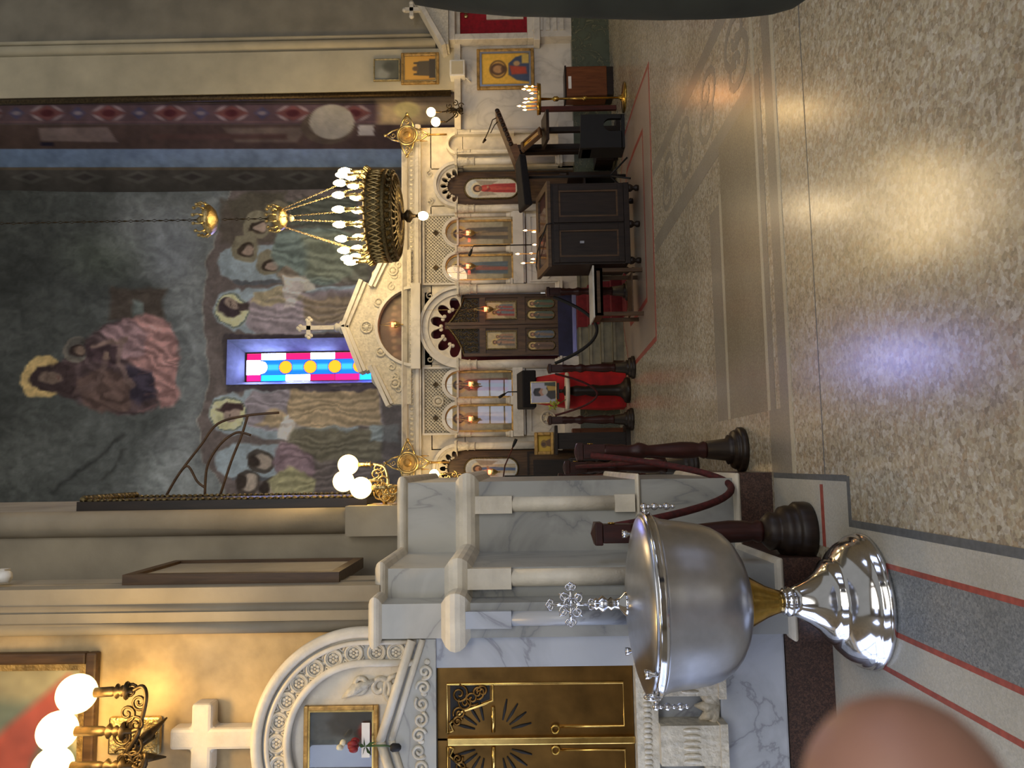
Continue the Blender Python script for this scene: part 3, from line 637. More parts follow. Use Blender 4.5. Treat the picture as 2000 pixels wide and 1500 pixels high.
# ================================================================== the marble icon screen
def Z(v, u=860, Y=YI): return W(u, v, Y)[2]
def X(u, v=900, Y=YI): return W(u, v, Y)[0]
ZF = Z(1116)                           # level of the raised floor behind the screen
ic = thing('icon_screen', 'white carved marble icon screen with arches and central pediment across the sanctuary', 'icon screen', (XC, YI, zp))
xL, xR = -.35, X(1258)
m = MB()                               # backing wall with openings left for the doors
zl = Z(786)
segs = [(xL, X(548)), (X(622), X(785)), (X(937), X(1102)), (X(1178), xR)]
for a, b in segs: m.box(a, b, YI+.12, YI+.3, zp, Z(905))
m.box(xL, xR, YI+.12, YI+.3, Z(842), zl)
for cu, cv, rr in ((585, 893, 38), (862, 900, 72), (1140, 893, 37)):
    cx, cz, r = X(cu, cv), W(cu, cv, YI)[2], rr*SC; n = 20; zt = Z(842)
    poly = [(cx-r*1.02, Z(905)), (cx-r, cz)]+[(cx+r*cos(PI-PI*i/n), cz+r*sin(PI-PI*i/n)) for i in range(n+1)]+[(cx+r*1.02, Z(905))]
    m.prism([(cx-r*1.02, Z(905))]+[(cx+r*cos(PI-PI*i/n), cz+r*sin(PI-PI*i/n)) for i in range(n//2+1)]+[(cx, max(zt, cz+r+.01)), (cx-r*1.02, max(zt, cz+r+.01))], YI+.12, YI+.3)
    m.prism([(cx+r*1.02, Z(905))]+[(cx+r*cos(PI*i/n), cz+r*sin(PI*i/n)) for i in range(n//2+1)]+[(cx, max(zt, cz+r+.01)), (cx+r*1.02, max(zt, cz+r+.01))], YI+.12, YI+.3)
for a, b in ((X(622), X(791)), (X(933), X(1102)), (X(1178), xR), (xL, X(548))): m.box(a, b, YI+.12, YI+.3, Z(906), Z(840))
m.build('screen_wall', 'cream', ic)
m = MB(); zt = Z(786)
P_ = [(0, Z(822)), (.04, Z(818)), (.04, Z(812)), (.02, Z(810)), (.02, Z(798)), (.07, Z(796)), (.11, Z(788)), (.11, zt), (-.2, zt)]
m.sweep([(xR, YI+.02), (xL, YI+.02)][::-1], [(-o, z) for o, z in P_]); m.box(xL, xR, YI, YI+.3, Z(822), zt)
m.build('cornice', 'marble', ic)
m = MB()
for k in range(74):
    x = xL+.04+k*(xR-xL-.05)/74
    m.ball((x+.03, YI-.004, Z(804)), .026, 6, (1, .4, 1.1))
m.build('carved_frieze', 'carved', ic)
# pediment
cu = 861; Yp = YI-.05
def PX(u, v, Y=Yp): q = W(u, v, Y); return (q[0], q[2])
m = MB()
apex, r1, r1b, r2, r3, r3b = PX(861, 668), PX(952, 704), PX(944, 724), PX(968, 728), PX(1014, 758), PX(1014, 786)
def mir(q): return (2*apex[0]-q[0], q[1])
tc = PX(861, 800); tr = 75*SC; zb_ = PX(861, 803)[1]; zt_ = PX(861, 738)[1]; hh = zt_-zb_; RR = (tr*tr+hh*hh)/(2*hh); tcz = zt_-RR; ta = math.asin(tr/RR); tcx = apex[0]
arcp = [(tcx+RR*sin(-ta+2*ta*i/18), tcz+RR*cos(-ta+2*ta*i/18)) for i in range(19)]
z_low = PX(861, 788)[1]
half = [(apex[0], apex[1]-.05), (r1[0]-.02, r1[1]-.07), r1b, (r2[0], r1b[1]-.02), (r3[0]-.02, r3[1]-.05), (r3[0]-.02, zb_)]
up = half; rightarc = [q for q in arcp if q[0] >= tcx-1e-6][::-1]
m.prism(up+[(rightarc[0][0], zb_)]+rightarc, Yp, YI+.2)
m.prism([mir(q) for q in up]+[mir((rightarc[0][0], zb_))]+[mir(q) for q in rightarc], Yp, YI+.2)
m.build('pediment', 'carved', ic)
m = MB()
def rake(a, b, th, y0, y1):
    d = Vector((b[0]-a[0], b[1]-a[1])).normalized(); n = Vector((-d.y, d.x)); n = n if n.y > 0 else -n
    e = n*th; m.prism([a, b, (b[0]-e.x, b[1]-e.y), (a[0]-e.x, a[1]-e.y)], y0, y1)
for f in (lambda q: q, mir):
    rake(f(apex), f(r1), .06, Yp-.12, YI+.15); rake(f((apex[0], apex[1]-.06)), f((r1[0]-.03, r1[1]-.06)), .05, Yp-.07, YI+.15)
    rake(f((r1b[0]-.03, r1b[1]+.02)), f((r3[0]+.02, r3[1]+.01)), .06, Yp-.12, YI+.15); rake(f((r1b[0]-.03, r1b[1]-.04)), f((r3[0]-.02, r3[1]-.05)), .045, Yp-.07, YI+.15)
m.arc(tcx, tcz, RR, RR+.045, PI/2-ta, PI/2+ta, Yp-.03, YI, 20); m.box(apex[0]-tr-.08, apex[0]+tr+.08, Yp-.04, YI+.1, Z(822), zb_)
m.build('pediment_moulding', 'marble', ic)
m = MB()
for du, v in ((0, 716), (48, 740), (-48, 744), (110, 768), (-110, 772)):
    c = PX(861+du, v); m = MB(); m.ring((c[0], Yp-.01, c[1]), .085 if du == 0 else .065, .018, 'y', 18); m.ball((c[0], Yp-.01, c[1]), .04, 8, (1, .5, 1))
    for k in range(8): a = k*PI/4; m.ball((c[0]+.05*cos(a), Yp-.005, c[1]+.05*sin(a)), .018, 6, (1, .6, 1))
    m.build('carved_rosette', 'carved', ic)
for sg in (-1, 1):
    for q in range(3): m = MB(); m.tube(spiral((apex[0]+sg*(.62+q*.17), Yp-.005, PX(861, 765)[1]-.05*q), .07, 1.3, 16, 0, .15, 'y', sg), .012, 6); m.build('carved_scroll', 'carved', ic)
tp = []
g, U = panel(apex[0]-tr, apex[0]+tr, zb_, zt_+.0, YI+.06, 70, 34)
o = g.build('lunette_painting', 'paint', ic); p = Paint(U, (98, 78, 60)); hgt = U[:, 1].max()
p.grad(0, (84, 66, 52), hgt, (112, 90, 68))
for k in range(9): p.ell(14+k*9, hgt*.5-(4-abs(k-4))*1.0, 3, 4, (146, 116, 90), 2, .8); p.ell(14+k*9, hgt*.68, 4.5, 7, ((120, 96, 76), (96, 70, 60), (126, 108, 84))[k % 3], 3, .8)
p.rect(8, hgt*.72, 92, hgt*.86, (150, 128, 100), 4, .9); p.ell(50, hgt*.45, 7, 7, (170, 140, 96), 4, .5); p.mottle(5, .1); p.apply(o)
# arches over the icons and doors
AR = [(1048, 895, 27, 33), (980, 895, 27, 33), (750, 895, 27, 33), (684, 895, 27, 33)]
for cu, cv, a, b in AR:
    cx, cz = X(cu, cv), W(cu, cv, YI)[2]; m = MB(); m.arc(cx, cz, a*SC, b*SC, 0, PI, YI+.03, YI+.14, 24); m.arc(cx, cz, (a-1)*SC, (a+2)*SC, 0, PI, YI+.0, YI+.1, 24); m.build('arch_moulding', 'marble', ic)
for cu, cv, a, b in ((862, 900, 64, 82), (1140, 893, 36, 47), (585, 893, 36, 47)):
    cx, cz = X(cu, cv), W(cu, cv, YI)[2]; m = MB(); m.arc(cx, cz, (a+2)*SC, b*SC, 0, PI, YI+.02, YI+.2, 32); m.arc(cx, cz, (b-5)*SC, (b+1)*SC, 0, PI, YI-.03, YI+.1, 32); m.build('arch_moulding', 'marble', ic)
cx, cz = X(1222, 893), W(1222, 893, YI)[2]; m = MB(); m.arc(cx, cz, 18*SC, 24*SC, 0, PI, YI+.02, YI+.14, 20); m.box(cx-24*SC, cx-18*SC, YI+.02, YI+.14, Z(1010), cz); m.box(cx+18*SC, cx+24*SC, YI+.02, YI+.14, Z(1010), cz); m.build('blind_arch', 'cream', ic)
# cusped door heads
def cusps(cu, cv, r, lobes, name='cusped_arch', mat='cream'):
    cx, cz = X(cu, cv), W(cu, cv, YI)[2]; m = MB(); n = lobes*10
    vs = []; fs = []
    for i in range(n+1):
        a = PI*i/n; t = (i % 10)/10; q = abs(2*t-1) if i % 10 else 1
        rin = r*(.66+.20*(1-q**2.2)); rin = min(rin, r*.97)
        for rr in (rin, r*1.03):
            for y in (YI+.06, YI+.12): vs.append((cx+rr*SC*cos(a), y, cz+rr*SC*sin(a)))
    for i in range(n): b = i*4; c = b+4; fs += [(b, b+2, c+2, c), (b+1, c+1, c+3, b+3), (b, c, c+1, b+1)]
    m.add(vs, fs)
    for i in range(1, lobes):
        a = PI*i/lobes
        for d in (-.085, .085): m.lathe([(r*SC*.085, -.0), (r*SC*.085, .001)], (0, 0, 0), 3); m.ball((cx+r*SC*.69*cos(a+d), YI+.09, cz+r*SC*.69*sin(a+d)), r*SC*.085, 8, (1, .4, 1))
    m.v = m.v; return m.build(name, mat, ic)
def cusps(cu, cv, r, lobes, open_r, name='cusped_arch', mat='cream'):
    cx, cz = X(cu, cv), W(cu, cv, YI)[2]; m = MB(); n = 64; vs = []; fs = []
    for i in range(n+1):
        a = PI*i/n; ph = (a/PI*lobes) % 1.0; d = abs(ph-.5)*2         # 0 mid-lobe, 1 at the cusp
        rin = r*(.60+.34*math.sqrt(max(0, 1-(d/.86)**2))) if d < .86 else r*.60
        if d < .86: rin = max(rin, r*.68)
        for rr in (rin, r*1.03):
            for y in (YI+.05, YI+.115): vs.append((cx+rr*SC*cos(a), y, cz+rr*SC*sin(a)))
    for i in range(n): b = i*4; c = b+4; fs += [(b, b+2, c+2, c), (b+1, c+1, c+3, b+3), (b, c, c+1, b+1)]
    m.add(vs, fs)
    for i in range(1, lobes):
        a = PI*i/lobes
        for dd in (-.085, .085): m.ball((cx+r*SC*.61*cos(a+dd), YI+.082, cz+r*SC*.61*sin(a+dd)), r*SC*.062, 8, (1, .38, 1))
    return m.build(name, mat, ic)
cusps(862, 900, 66, 6, .3); cusps(1140, 893, 37, 7, .3); cusps(585, 893, 37, 7, .3)
# columns with banded capitals and moulded bases
def column(u, v0, v1, r, Y, cap=36):
    x, z1 = X(u, (v0+v1)/2, Y), Z(v0, u, Y); z0 = Z(v1, u, Y); c = cap*SC
    m = MB(); m.lathe([(r*1.0, z0+.09), (r*1.04, (z0+z1)/2), (r*.94, z1-c)], (x, Y, 0), 20); o = m.build('column', 'marble', ic)
    m = MB(); m.lathe([(r*.95, z1-c), (r*1.2, z1-c+.015), (r*1.05, z1-c+.03), (r*1.02, z1-c+.10), (r*1.25, z1-c+.12), (r*1.05, z1-c+.14), (r*1.35, z1-.03), (r*1.35, z1)], (x, Y, 0), 20); m.box(x-r*1.5, x+r*1.5, Y-r*1.5, Y+r*1.5, z1, z1+.035); m.build('capital', 'carved', o)
    m = MB(); m.box(x-r*1.5, x+r*1.5, Y-r*1.5, Y+r*1.5, z0, z0+.035); m.lathe([(r*1.45, z0+.035), (r*1.45, z0+.06), (r*1.1, z0+.075), (r*1.2, z0+.09), (r, z0+.11)], (x, Y, 0), 20); m.build('base', 'marble', o)
for u in (937, 789): column(u, 897, 1098, .068, YI-.02)
for u in (1186, 1094, 630, 540): column(u, 893, 1098, .055, YI-.01)
for u in (1013, 717): column(u, 893, 1002, .042, YI+.03, 28)
for u in (1080, 949, 782, 652): column(u, 893, 1002, .032, YI+.05, 28)
for u in (1205, 1244): column(u, 893, 1098, .035, YI+.05, 28)
# lattice spandrels, strips, sills and dado
def lattice(u0, u1, v0, v1, cs):
    x0, x1, z0, z1 = R(u0, v0, u1, v1, YI); m = MB(); st = .052; w = .011; n = int((x1-x0+z1-z0)/st)+1
    for k in range(n):
        for sg in (0, 1):
            a = x0+k*st                # diagonal x - (z-z0) = a  or mirrored
            pts = []
            za0 = max(z0, z0+(a-x1)); zb1 = min(z1, z0+(a-x0))
            if zb1-za0 < .02: continue
            p0, p1 = (a-(za0-z0), za0), (a-(zb1-z0), zb1)
            if sg: p0, p1 = (x0+x1-p0[0], p0[1]), (x0+x1-p1[0], p1[1])
            nn = int((zb1-za0)/.02)+1; run = []
            for i in range(nn+1):
                t = i/nn; x = p0[0]+(p1[0]-p0[0])*t; z = p0[1]+(p1[1]-p0[1])*t
                ok = all(math.hypot(x-X(c, 895), z-W(c, 895, YI)[2]) > 30*SC for c in cs)
                if ok: run.append((x, YI+.105-.006*sg, z))
                if (not ok or i == nn) and run:
                    if len(run) > 1: m.tube([run[0], run[-1]], w, 4, smooth=False)
                    run = []
    o = m.build('lattice_panel', 'carved', ic)
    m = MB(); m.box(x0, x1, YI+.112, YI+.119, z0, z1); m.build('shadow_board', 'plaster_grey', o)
    m = MB(); frame(m, x0-.02, x1+.02, z0-.02, z1+.03, .03, YI+.05, YI+.14); m.build('panel_frame', 'marble', ic)
    m = MB()
    for c in cs:
        cx, cz = X(c, 850)+(-.0), W(c, 850, YI)[2]; m.prism([(cx-.05, cz), (cx, cz-.05), (cx+.05, cz), (cx, cz+.05)], YI+.08, YI+.1)
    m.build('dark_diamond', 'iron', o)
lattice(948, 1082, 828, 893, (1048, 980)); lattice(653, 782, 828, 893, (750, 684))
m = MB()
c = (X(717, 855), W(717, 855, YI)[2]); m.ring((c[0], YI+.08, c[1]), .07, .02, 'y', 16); m.ball((c[0], YI+.09, c[1]), .05, 8, (1, .5, 1))
for u in (905, 830, 1165, 1110, 800, 925): q = (X(u, 838), W(u, 838, YI)[2]); m.tube(spiral((q[0], YI+.1, q[1]), .06, 1.2, 14, 0, .2, 'y', 1 if u % 2 else -1), .012, 6)
m.build('carved_spandrels', 'carved', ic)
for a, b in ((945, 1086), (648, 786)):
    m = MB(); x0, x1, z0, z1 = R(a, 1002, b, 1022, YI); m.box(x0, x1, YI-.06, YI+.2, z0, z1); m.box(x0+.02, x1-.02, YI-.02, YI+.2, z0-.03, z0); m.build('sill', 'marble', ic)
for a, b in ((947, 1084), (650, 784)):
    x0, x1, z0, z1 = R(a, 1028, b, 1112, YI); m = MB(); m.box(x0, x1, YI+.02, YI+.2, z0, z1); frame(m, x0+.03, x1-.03, z0+.05, z1-.05, .025, YI-.0, YI+.03)
    for k in (.25, .75):
        cx = x0+(x1-x0)*k; cz = (z0+z1)/2; r = .17; m.prism([(cx-r*1.2, cz), (cx, cz-r), (cx+r*1.2, cz), (cx, cz+r)], YI+.0, YI+.03); m.ring((cx, YI, cz), r*.6, .018, 'y', 20)
    o = m.build('dado_panel', 'marble', ic)
    for k in (.25, .75):
        cx = x0+(x1-x0)*k; cz = (z0+z1)/2; q = MB(); q.ball((cx, YI-.01, cz), .055, 10, (1, .5, 1)); [q.ball((cx+.065*cos(a), YI-.0, cz+.065*sin(a)), .025, 6, (1, .5, 1)) for a in [i*PI/3 for i in range(6)]]; q.build('rosette', 'carved', o)
for a, b in ((xL, X(548)), (X(622), X(800)), (X(925), X(1102)), (X(1178), xR)): m = MB(); m.box(a, b, YI-.04, YI+.2, zp, Z(1098)); m.build('base_course', 'marble', ic)
m = MB(); m.box(xL, xR, YI+.2, YI+2.5, zp-.2, zp-.001); struct(m.build('floor_sanctuary', 'step_marble', at=(0, 0, 0)))
m = MB(); m.box(X(540), X(630), YI+.40, YI+.44, zp, Z(840)); m.box(X(1095), X(1185), YI+.40, YI+.44, zp, Z(840)); m.build('dark_backing', 'black', ic)
for a, b, v0 in ((1062, 1082, 735), ): pass
# cross on the apex
cxp, czp = apex[0], apex[1]
t = thing('finial_cross', 'small white marble cross with trefoil arms on the apex of the pediment', 'cross', (cxp, YI-.02, czp-.01))
m = MB(); m.lathe([(.10, -.03), (.10, .02), (.06, .05), (.075, .09), (.05, .12)], (cxp, YI-.02, czp), 16); m.build('pedestal', 'marble', t)
zc0 = W(861, 604, YI)[2]; ztop = W(861, 583, YI)[2]; w = .032
m = MB(); m.box(cxp-w, cxp+w, YI-.05, YI+.01, czp+.1, ztop-.04); m.box(cxp-.11, cxp+.11, YI-.05, YI+.01, zc0-w, zc0+w)
for dx, dz in ((0, ztop-.03-zc0), (-.12, 0), (.12, 0)):
    for a in (0, PI/2, PI, -PI/2):
        m.ball((cxp+dx+.03*cos(a), YI-.02, zc0+dz+.03*sin(a)), .034, 8, (1, .8, 1))
m.build('cross', 'marble', t)

# ---- icons set into the arches
def icon_arch(cu, robe, under, label, bg, lean=0, group='arched icons in the marble screen', refl=False):
    cx = X(cu, 940); z0 = Z(1001, cu); z1 = W(cu, 895, YI)[2]+27*SC; hw_ = 26*SC
    t = thing('icon_painting', label, 'icon', (cx, YI+.1, z0), group)
    g, U = panel(cx-hw_, cx+hw_, z0, z1, YI+.10, 44, 110, 'arch'); o = g.build('painted_panel', 'paint', t)
    p = Paint(U, bg); h = U[:, 1].max(); p.grad(0, shade(bg, 1.12), h, shade(bg, .95)); p.rect(0, h*.86, 100, h, (128, 116, 84), 6)
    saint(p, 50+lean, h*.10, h*.93, robe, under, (206, 184, 118), wide=.135); p.mottle(9, .1, cu); p.apply(o)
    n = 20; r = hw_; cz = z1-r
    m = MB(); m.arc(cx, cz, r-.02, r+.012, 0, PI, YI+.07, YI+.12, 24); m.box(cx-r-.012, cx-r+.02, YI+.07, YI+.12, z0, cz); m.box(cx+r-.02, cx+r+.012, YI+.07, YI+.12, z0, cz); m.box(cx-r, cx+r, YI+.07, YI+.12, z0-.01, z0+.015); m.build('frame', 'gold_dull', t)
    m = MB(); pl = [(cx+r*.97*cos(a), cz+r*.97*sin(a)) for a in [PI*i/n for i in range(n+1)]]; m.prism([(cx-r*.97, z0), ]+[(cx+r*.97, z0)]+pl, YI+.085, YI+.087); m.build('glass_cover', 'pane_glass', t)
icon_arch(1048, (96, 88, 74), (150, 128, 92), 'arched icon of a grey-robed saint, right of the pair right of the royal doors', (172, 164, 138))
icon_arch(980, (84, 104, 118), (150, 84, 64), 'arched icon of a blue-robed saint, beside the royal doors on their right', (176, 166, 136))
icon_arch(750, (142, 84, 64), (104, 108, 92), 'arched icon of a russet-robed saint, beside the royal doors on their left', (176, 168, 140))
icon_arch(684, (168, 140, 92), (120, 96, 70), 'arched icon of an ochre-robed saint, leftmost of the four arched icons', (172, 164, 138))
# ---- side doors
def side_door(cu, label, robe, under, bg, ang=False):
    cx = X(cu, 1000); z0 = zp+.003; z1 = W(cu, 893, YI)[2]; w = 36*SC
    t = thing('icon_door', label, 'door', (cx, YI+.16, z0), 'side doors of the icon screen')
    m = MB(); n = 14; tz = z1+.08
    pts = [(cx-w, z0), (cx+w, z0), (cx+w, z1-.02)]
    for i in range(n+1):
        a = PI*i/n; k = 1+.06*cos(a*14); pts.append((cx+w*.95*cos(a)*k, z1+w*.62*sin(a)*k))
    pts.append((cx-w, z1-.02)); m.prism(pts, YI+.17, YI+.24); m.build('door_leaf', 'door_wood', t)
    ix, iz0, iz1 = 21*SC, Z(1012, cu), Z(906, cu)
    g, U = panel(cx-ix, cx+ix, iz0, iz1, YI+.155, 44, 120, 'oval'); o = g.build('painted_panel', 'paint', t)
    p = Paint(U, bg); h = U[:, 1].max(); p.ell(50, h*.22, 46, 44, (176, 188, 196), 14, .8)
    saint(p, 50, h*.14, h*.95, robe, under, (204, 196, 168), wide=.13)
    if ang: p.poly([(66, h*.3), (92, h*.2), (86, h*.62), (68, h*.5)], (150, 140, 124), 5); p.poly([(34, h*.3), (10, h*.24), (18, h*.6), (33, h*.5)], (160, 150, 136), 5)
    p.mottle(8, .08, cu); p.apply(o)
    m = MB(); q = [(cx+ix*cos(a), iz1-ix+ix*sin(a)) for a in [PI*i/12 for i in range(13)]]+[(cx+ix*cos(a), iz0+ix+ix*sin(a)) for a in [PI+PI*i/12 for i in range(13)]]
    m.tube([(x, YI+.158, z) for x, z in q], .014, 6, True); m.build('oval_moulding', 'gold_dark', t)
    m = MB(); frame(m, cx-w+.03, cx+w-.03, z0+.05, Z(1030, cu), .03, YI+.155, YI+.18); m.build('lower_panel', 'dark_wood', t)
    return t
side_door(1140, 'dark wooden side door with oval icon of a red-robed winged figure, right of the screen', (170, 52, 44), (186, 80, 62), (206, 200, 184), True)
side_door(585, 'dark wooden side door with oval icon in pale blue, at the left pier', (196, 186, 160), (84, 108, 150), (200, 204, 204), True)
# ---- royal doors
m = MB(); m.box(X(800), X(925), YI+.42, YI+.44, Z(1116), Z(835))
one(m, 'sanctuary_curtain', 'dark_red', 'maroon curtain behind the royal doors, seen through the cusped arch', 'curtain')
zd0 = Z(1116); xd0, xdm, xd1 = X(805), X(866), X(926)
def leaf(sg, label):
    x_in = xdm+sg*.004; x_out = xd1 if sg > 0 else xd0; w = x_out-x_in
    t = thing('royal_door', label, 'door', ((x_in+x_out)/2, YI+.1, zd0), 'royal doors')
    Yd = YI+.08
    def px(f): return x_in+w*f
    za, zb2, zo = Z(1040), Z(940), Z(905); zl_, zm_ = Z(1024), Z(948)
    m = MB()
    def bx(f0, f1, z0, z1, y0=Yd, y1=Yd+.05): a, b = sorted((px(f0), px(f1))); m.box(a, b, y0, y1, z0, z1)
    bx(0, .1, zd0, Z(868)); bx(.9, 1, zd0, zo); bx(.1, .9, zd0, Z(1090)); bx(.1, .9, Z(1026), Z(1012)); bx(.1, .9, Z(948), Z(936)); bx(.1, .9, Z(1090), Z(1012), Yd+.025, Yd+.045); bx(.1, .9, Z(1012), Z(940), Yd+.025, Yd+.045)
    m.build('door_frame', 'door_wood', t)
    m = MB()                           # pierced foliage under an ogee rail
    top = lambda f: Z(905)+(Z(872)-Z(905))*(1-f)**1.6
    ogee = [(px(f), Yd+.02, top(f)) for f in [i/12 for i in range(13)]]
    m.tube(ogee, .022, 6)
    for f in (.14, .3, .46, .62, .78):
        for k in range(9):
            z = Z(933)+.03+k*.05
            if z < top(f)-.03: m.tube(spiral((px(f)+.02*(k % 2), Yd+.02, z), .034, 1.3, 12, k*1.7+f*9, .15, 'y', 1 if k % 2 else -1), .0065, 4)
    m.build('pierced_tracery', 'gold_dark', t)
    m = MB(); m.prism([(px(.05), Z(936)), (px(.95), Z(936))]+[(q[0], q[2]-.01) for q in ogee[::-1]], Yd+.035, Yd+.045); m.build('tracery_backing', 'dark_wood', t)
    def small(f0, f1, v0, v1, shape, cols):
        a, b = sorted((px(f0), px(f1))); z0, z1 = Z(v1), Z(v0); g, U = panel(a, b, z0, z1, Yd+.018, 30, 44, shape); o = g.build('painted_panel', 'paint', t)
        p = Paint(U, cols[0]); h = U[:, 1].max()
        if shape == 'rect': p.poly([(0, h*.7), (30, h*.5), (60, h*.62), (100, h*.45), (100, h), (0, h)], cols[3], 8); saint(p, 38, h*.18, h*.95, cols[1], cols[2], (206, 180, 110), wide=.2); saint(p, 70, h*.3, h*.9, cols[2], cols[1], (206, 180, 110), wide=.18)
        else: saint(p, 50, h*.08, h*.98, cols[1], cols[2], (206, 180, 110), wide=.19)
        p.mottle(9, .1, int(v0)); p.apply(o)
        q = MB()
        if shape == 'rect': frame(q, a-.012, b+.012, z0-.012, z1+.012, .018, Yd+.004, Yd+.022)
        else: r = (b-a)/2; c_ = (a+b)/2; q.tube([(c_+r*cos(k), Yd+.014, z1-r+r*sin(k)) for k in [PI*i/10 for i in range(11)]]+[(c_+r*cos(k), Yd+.014, z0+r+r*sin(k)) for k in [PI+PI*i/10 for i in range(11)]], .009, 5, True)
        q.build('panel_moulding', 'gold_dark', o)
    small(.2, .76, 950, 1008, 'rect', [(196, 178, 136), (150, 62, 50), (98, 110, 116), (150, 134, 96)] if sg > 0 else [(188, 172, 132), (112, 104, 92), (160, 120, 90), (146, 130, 96)])
    small(.17, .45, 1030, 1084, 'oval', [(196, 178, 120), (70, 86, 74), (110, 84, 60)] if sg > 0 else [(176, 166, 126), (84, 98, 112), (120, 100, 80)])
    small(.54, .82, 1030, 1084, 'oval', [(188, 172, 126), (64, 92, 70), (96, 74, 54)] if sg > 0 else [(160, 132, 92), (110, 84, 60), (84, 64, 48)])
leaf(1, 'right leaf of the brown royal doors, the one with a bright red-robed scene'); leaf(-1, 'left leaf of the brown royal doors, beside the left marble column')
# ---- steps and carpet up to the royal doors
sx0, sx1 = X(795, 1150)-.1, X(930, 1150)+.25
m = MB(); rises = [.15, .30, .45, zp]
for k, z in enumerate(rises): m.box(sx0, sx1, YI-.75+k*.2, YI+.3, rises[k-1] if k else 0, z); m.box(sx0-.0, sx1, YI-.77+k*.2, YI-.7+k*.2, z-.035, z)
one(m, 'stone_steps', 'step_marble', 'four grey-green stone steps rising to the royal doors', 'steps')
m = MB(); cx0, cx1 = X(872, 1150), X(968, 1150); cx0, cx1 = xdm-.1, xdm+.5; pts = [(YI-.1, zp)]
y = YI+.1
prof = [(YI+.1, zp+.012), (YI-.17, zp+.012), (YI-.185, .46), (YI-.37, .462), (YI-.385, .31), (YI-.57, .312), (YI-.585, .16), (YI-.77, .162), (YI-.785, .01), (YI-1.25, .012)]
vs = []; fs = []
for i, (y, z) in enumerate(prof): vs += [(cx0, y, z), (cx1, y, z)]
for i in range(len(prof)-1): fs.append((2*i, 2*i+1, 2*i+3, 2*i+2))
m.add(vs, fs); one(m, 'carpet_runner', 'red_carpet', 'red carpet runner laid down the stone steps', 'carpet')
m = MB(); rbox(m, 800, 1090, 928, 1118, YI+.06, .012); one(m, 'valance_cloth', 'navy', 'dark navy cloth strip along the foot of the royal doors', 'cloth')
# ================================================================== things in front of the screen
# ---- silver baptismal font
fx, fy = W(322, 1300, 3.45)[0], 3.45
t = thing('baptismal_font', 'large silver baptismal font with domed lid and cross finial on a flared foot', 'font', (fx, fy, 0))
c = (fx, fy, 0)
m = MB(); m.lathe([(.282, .0), (.29, .012), (.286, .028), (.278, .032), (.280, .05), (.272, .056), (.262, .075), (.248, .098), (.222, .125), (.195, .143), (.176, .156), (.178, .172), (.150, .19), (.118, .222), (.092, .26), (.070, .300), (.056, .328)], c, 64); m.build('foot', 'silver_pol', t)
m = MB(); m.lathe([(.05, .322), (.062, .330), (.064, .345), (.050, .352), (.058, .362), (.046, .372)], c, 40); m.build('knop', 'silver_pol', t)
m = MB(); m.lathe([(.046, .368), (.054, .40), (.070, .44), (.092, .48), (.115, .520), (.13, .545)], c, 48); m.build('stem', 'brass', t)
m = MB(); m.lathe([(.11, .528), (.16, .538), (.21, .557), (.26, .588), (.298, .625), (.324, .67), (.340, .72), (.350, .78), (.358, .84), (.365, .89), (.378, .92), (.385, .945)], c, 72); m.build('bowl', 'silver', t)
m = MB(); m.lathe([(.38, .928), (.395, .934), (.401, .946), (.395, .956), (.398, .962), (.390, .972), (.383, .97)], c, 72); m.build('rim', 'silver_pol', t)
m = MB(); m.lathe([(.386, .968), (.37, .982), (.32, .999), (.25, 1.016), (.16, 1.032), (.07, 1.045), (.0, 1.05)], c, 72); ld = m.build('lid', 'silver', t)
m = MB(); m.lathe([(.055, 1.04), (.05, 1.055), (.026, 1.075), (.018, 1.10), (.030, 1.115), (.018, 1.128), (.034, 1.145), (.036, 1.155), (.02, 1.17), (.028, 1.18), (.012, 1.195), (.008, 1.21)], c, 28); m.build('finial', 'silver_pol', ld)
m = MB(); zc = 1.29; r = .011
for a, L in ((PI/2, .085), (0, .07), (PI, .07), (-PI/2, .085)):
    ex, ez = fx+L*cos(a), zc+L*sin(a); m.tube([(fx, fy, zc), (ex, fy, ez)], .0075, 6)
    for d in (-.6, 0, .6): m.ring((ex+.012*cos(a+d*2), fy, ez+.012*sin(a+d*2)), .011, .0045, 'y', 12, 5)
for a in (PI/4, 3*PI/4, -PI/4, -3*PI/4):
    m.tube(spiral((fx+.042*cos(a), fy, zc+.042*sin(a)), .026, 1.2, 16, a+PI, .2), .0045, 5); m.tube([(fx+.018*cos(a), fy, zc+.018*sin(a)), (fx+.07*cos(a), fy, zc+.07*sin(a))], .004, 5)
m.ring((fx, fy, zc), .03, .005, 'y', 20, 5); m.build('filigree_cross', 'silver_pol', ld)
def on_rim(a, rr=.43, z=.95):
    rr -= .022; return (fx+rr*cos(a), fy+rr*sin(a), z)
for a in (0.02, PI+.35):
    p0 = on_rim(a, .44, .955); q = MB(); q.tube([on_rim(a, .40, .95), p0], .010, 8); q.ball(p0, .016, 8)
    for k in range(5): q.ball((p0[0], p0[1], .955-.02-.027*k), .010+.006*(k % 2), 8)
    q.build('drop_pendant', 'silver_pol', t)
for a in (.75, 2.35, PI+.95):
    q = MB(); p0 = on_rim(a, .40, .985); q.lathe([(.012, 0), (.008, .02), (.017, .03), (.019, .05), (.012, .052)], (p0[0], p0[1], .972), 14); q.build('candle_cup', 'silver_pol', t)
for a in (PI+.62,):
    q = MB(); p0 = on_rim(a, .425, .985); q.ring(p0, .026, .008, 'x', 18, 8); q.build('ring_handle', 'silver_pol', t)

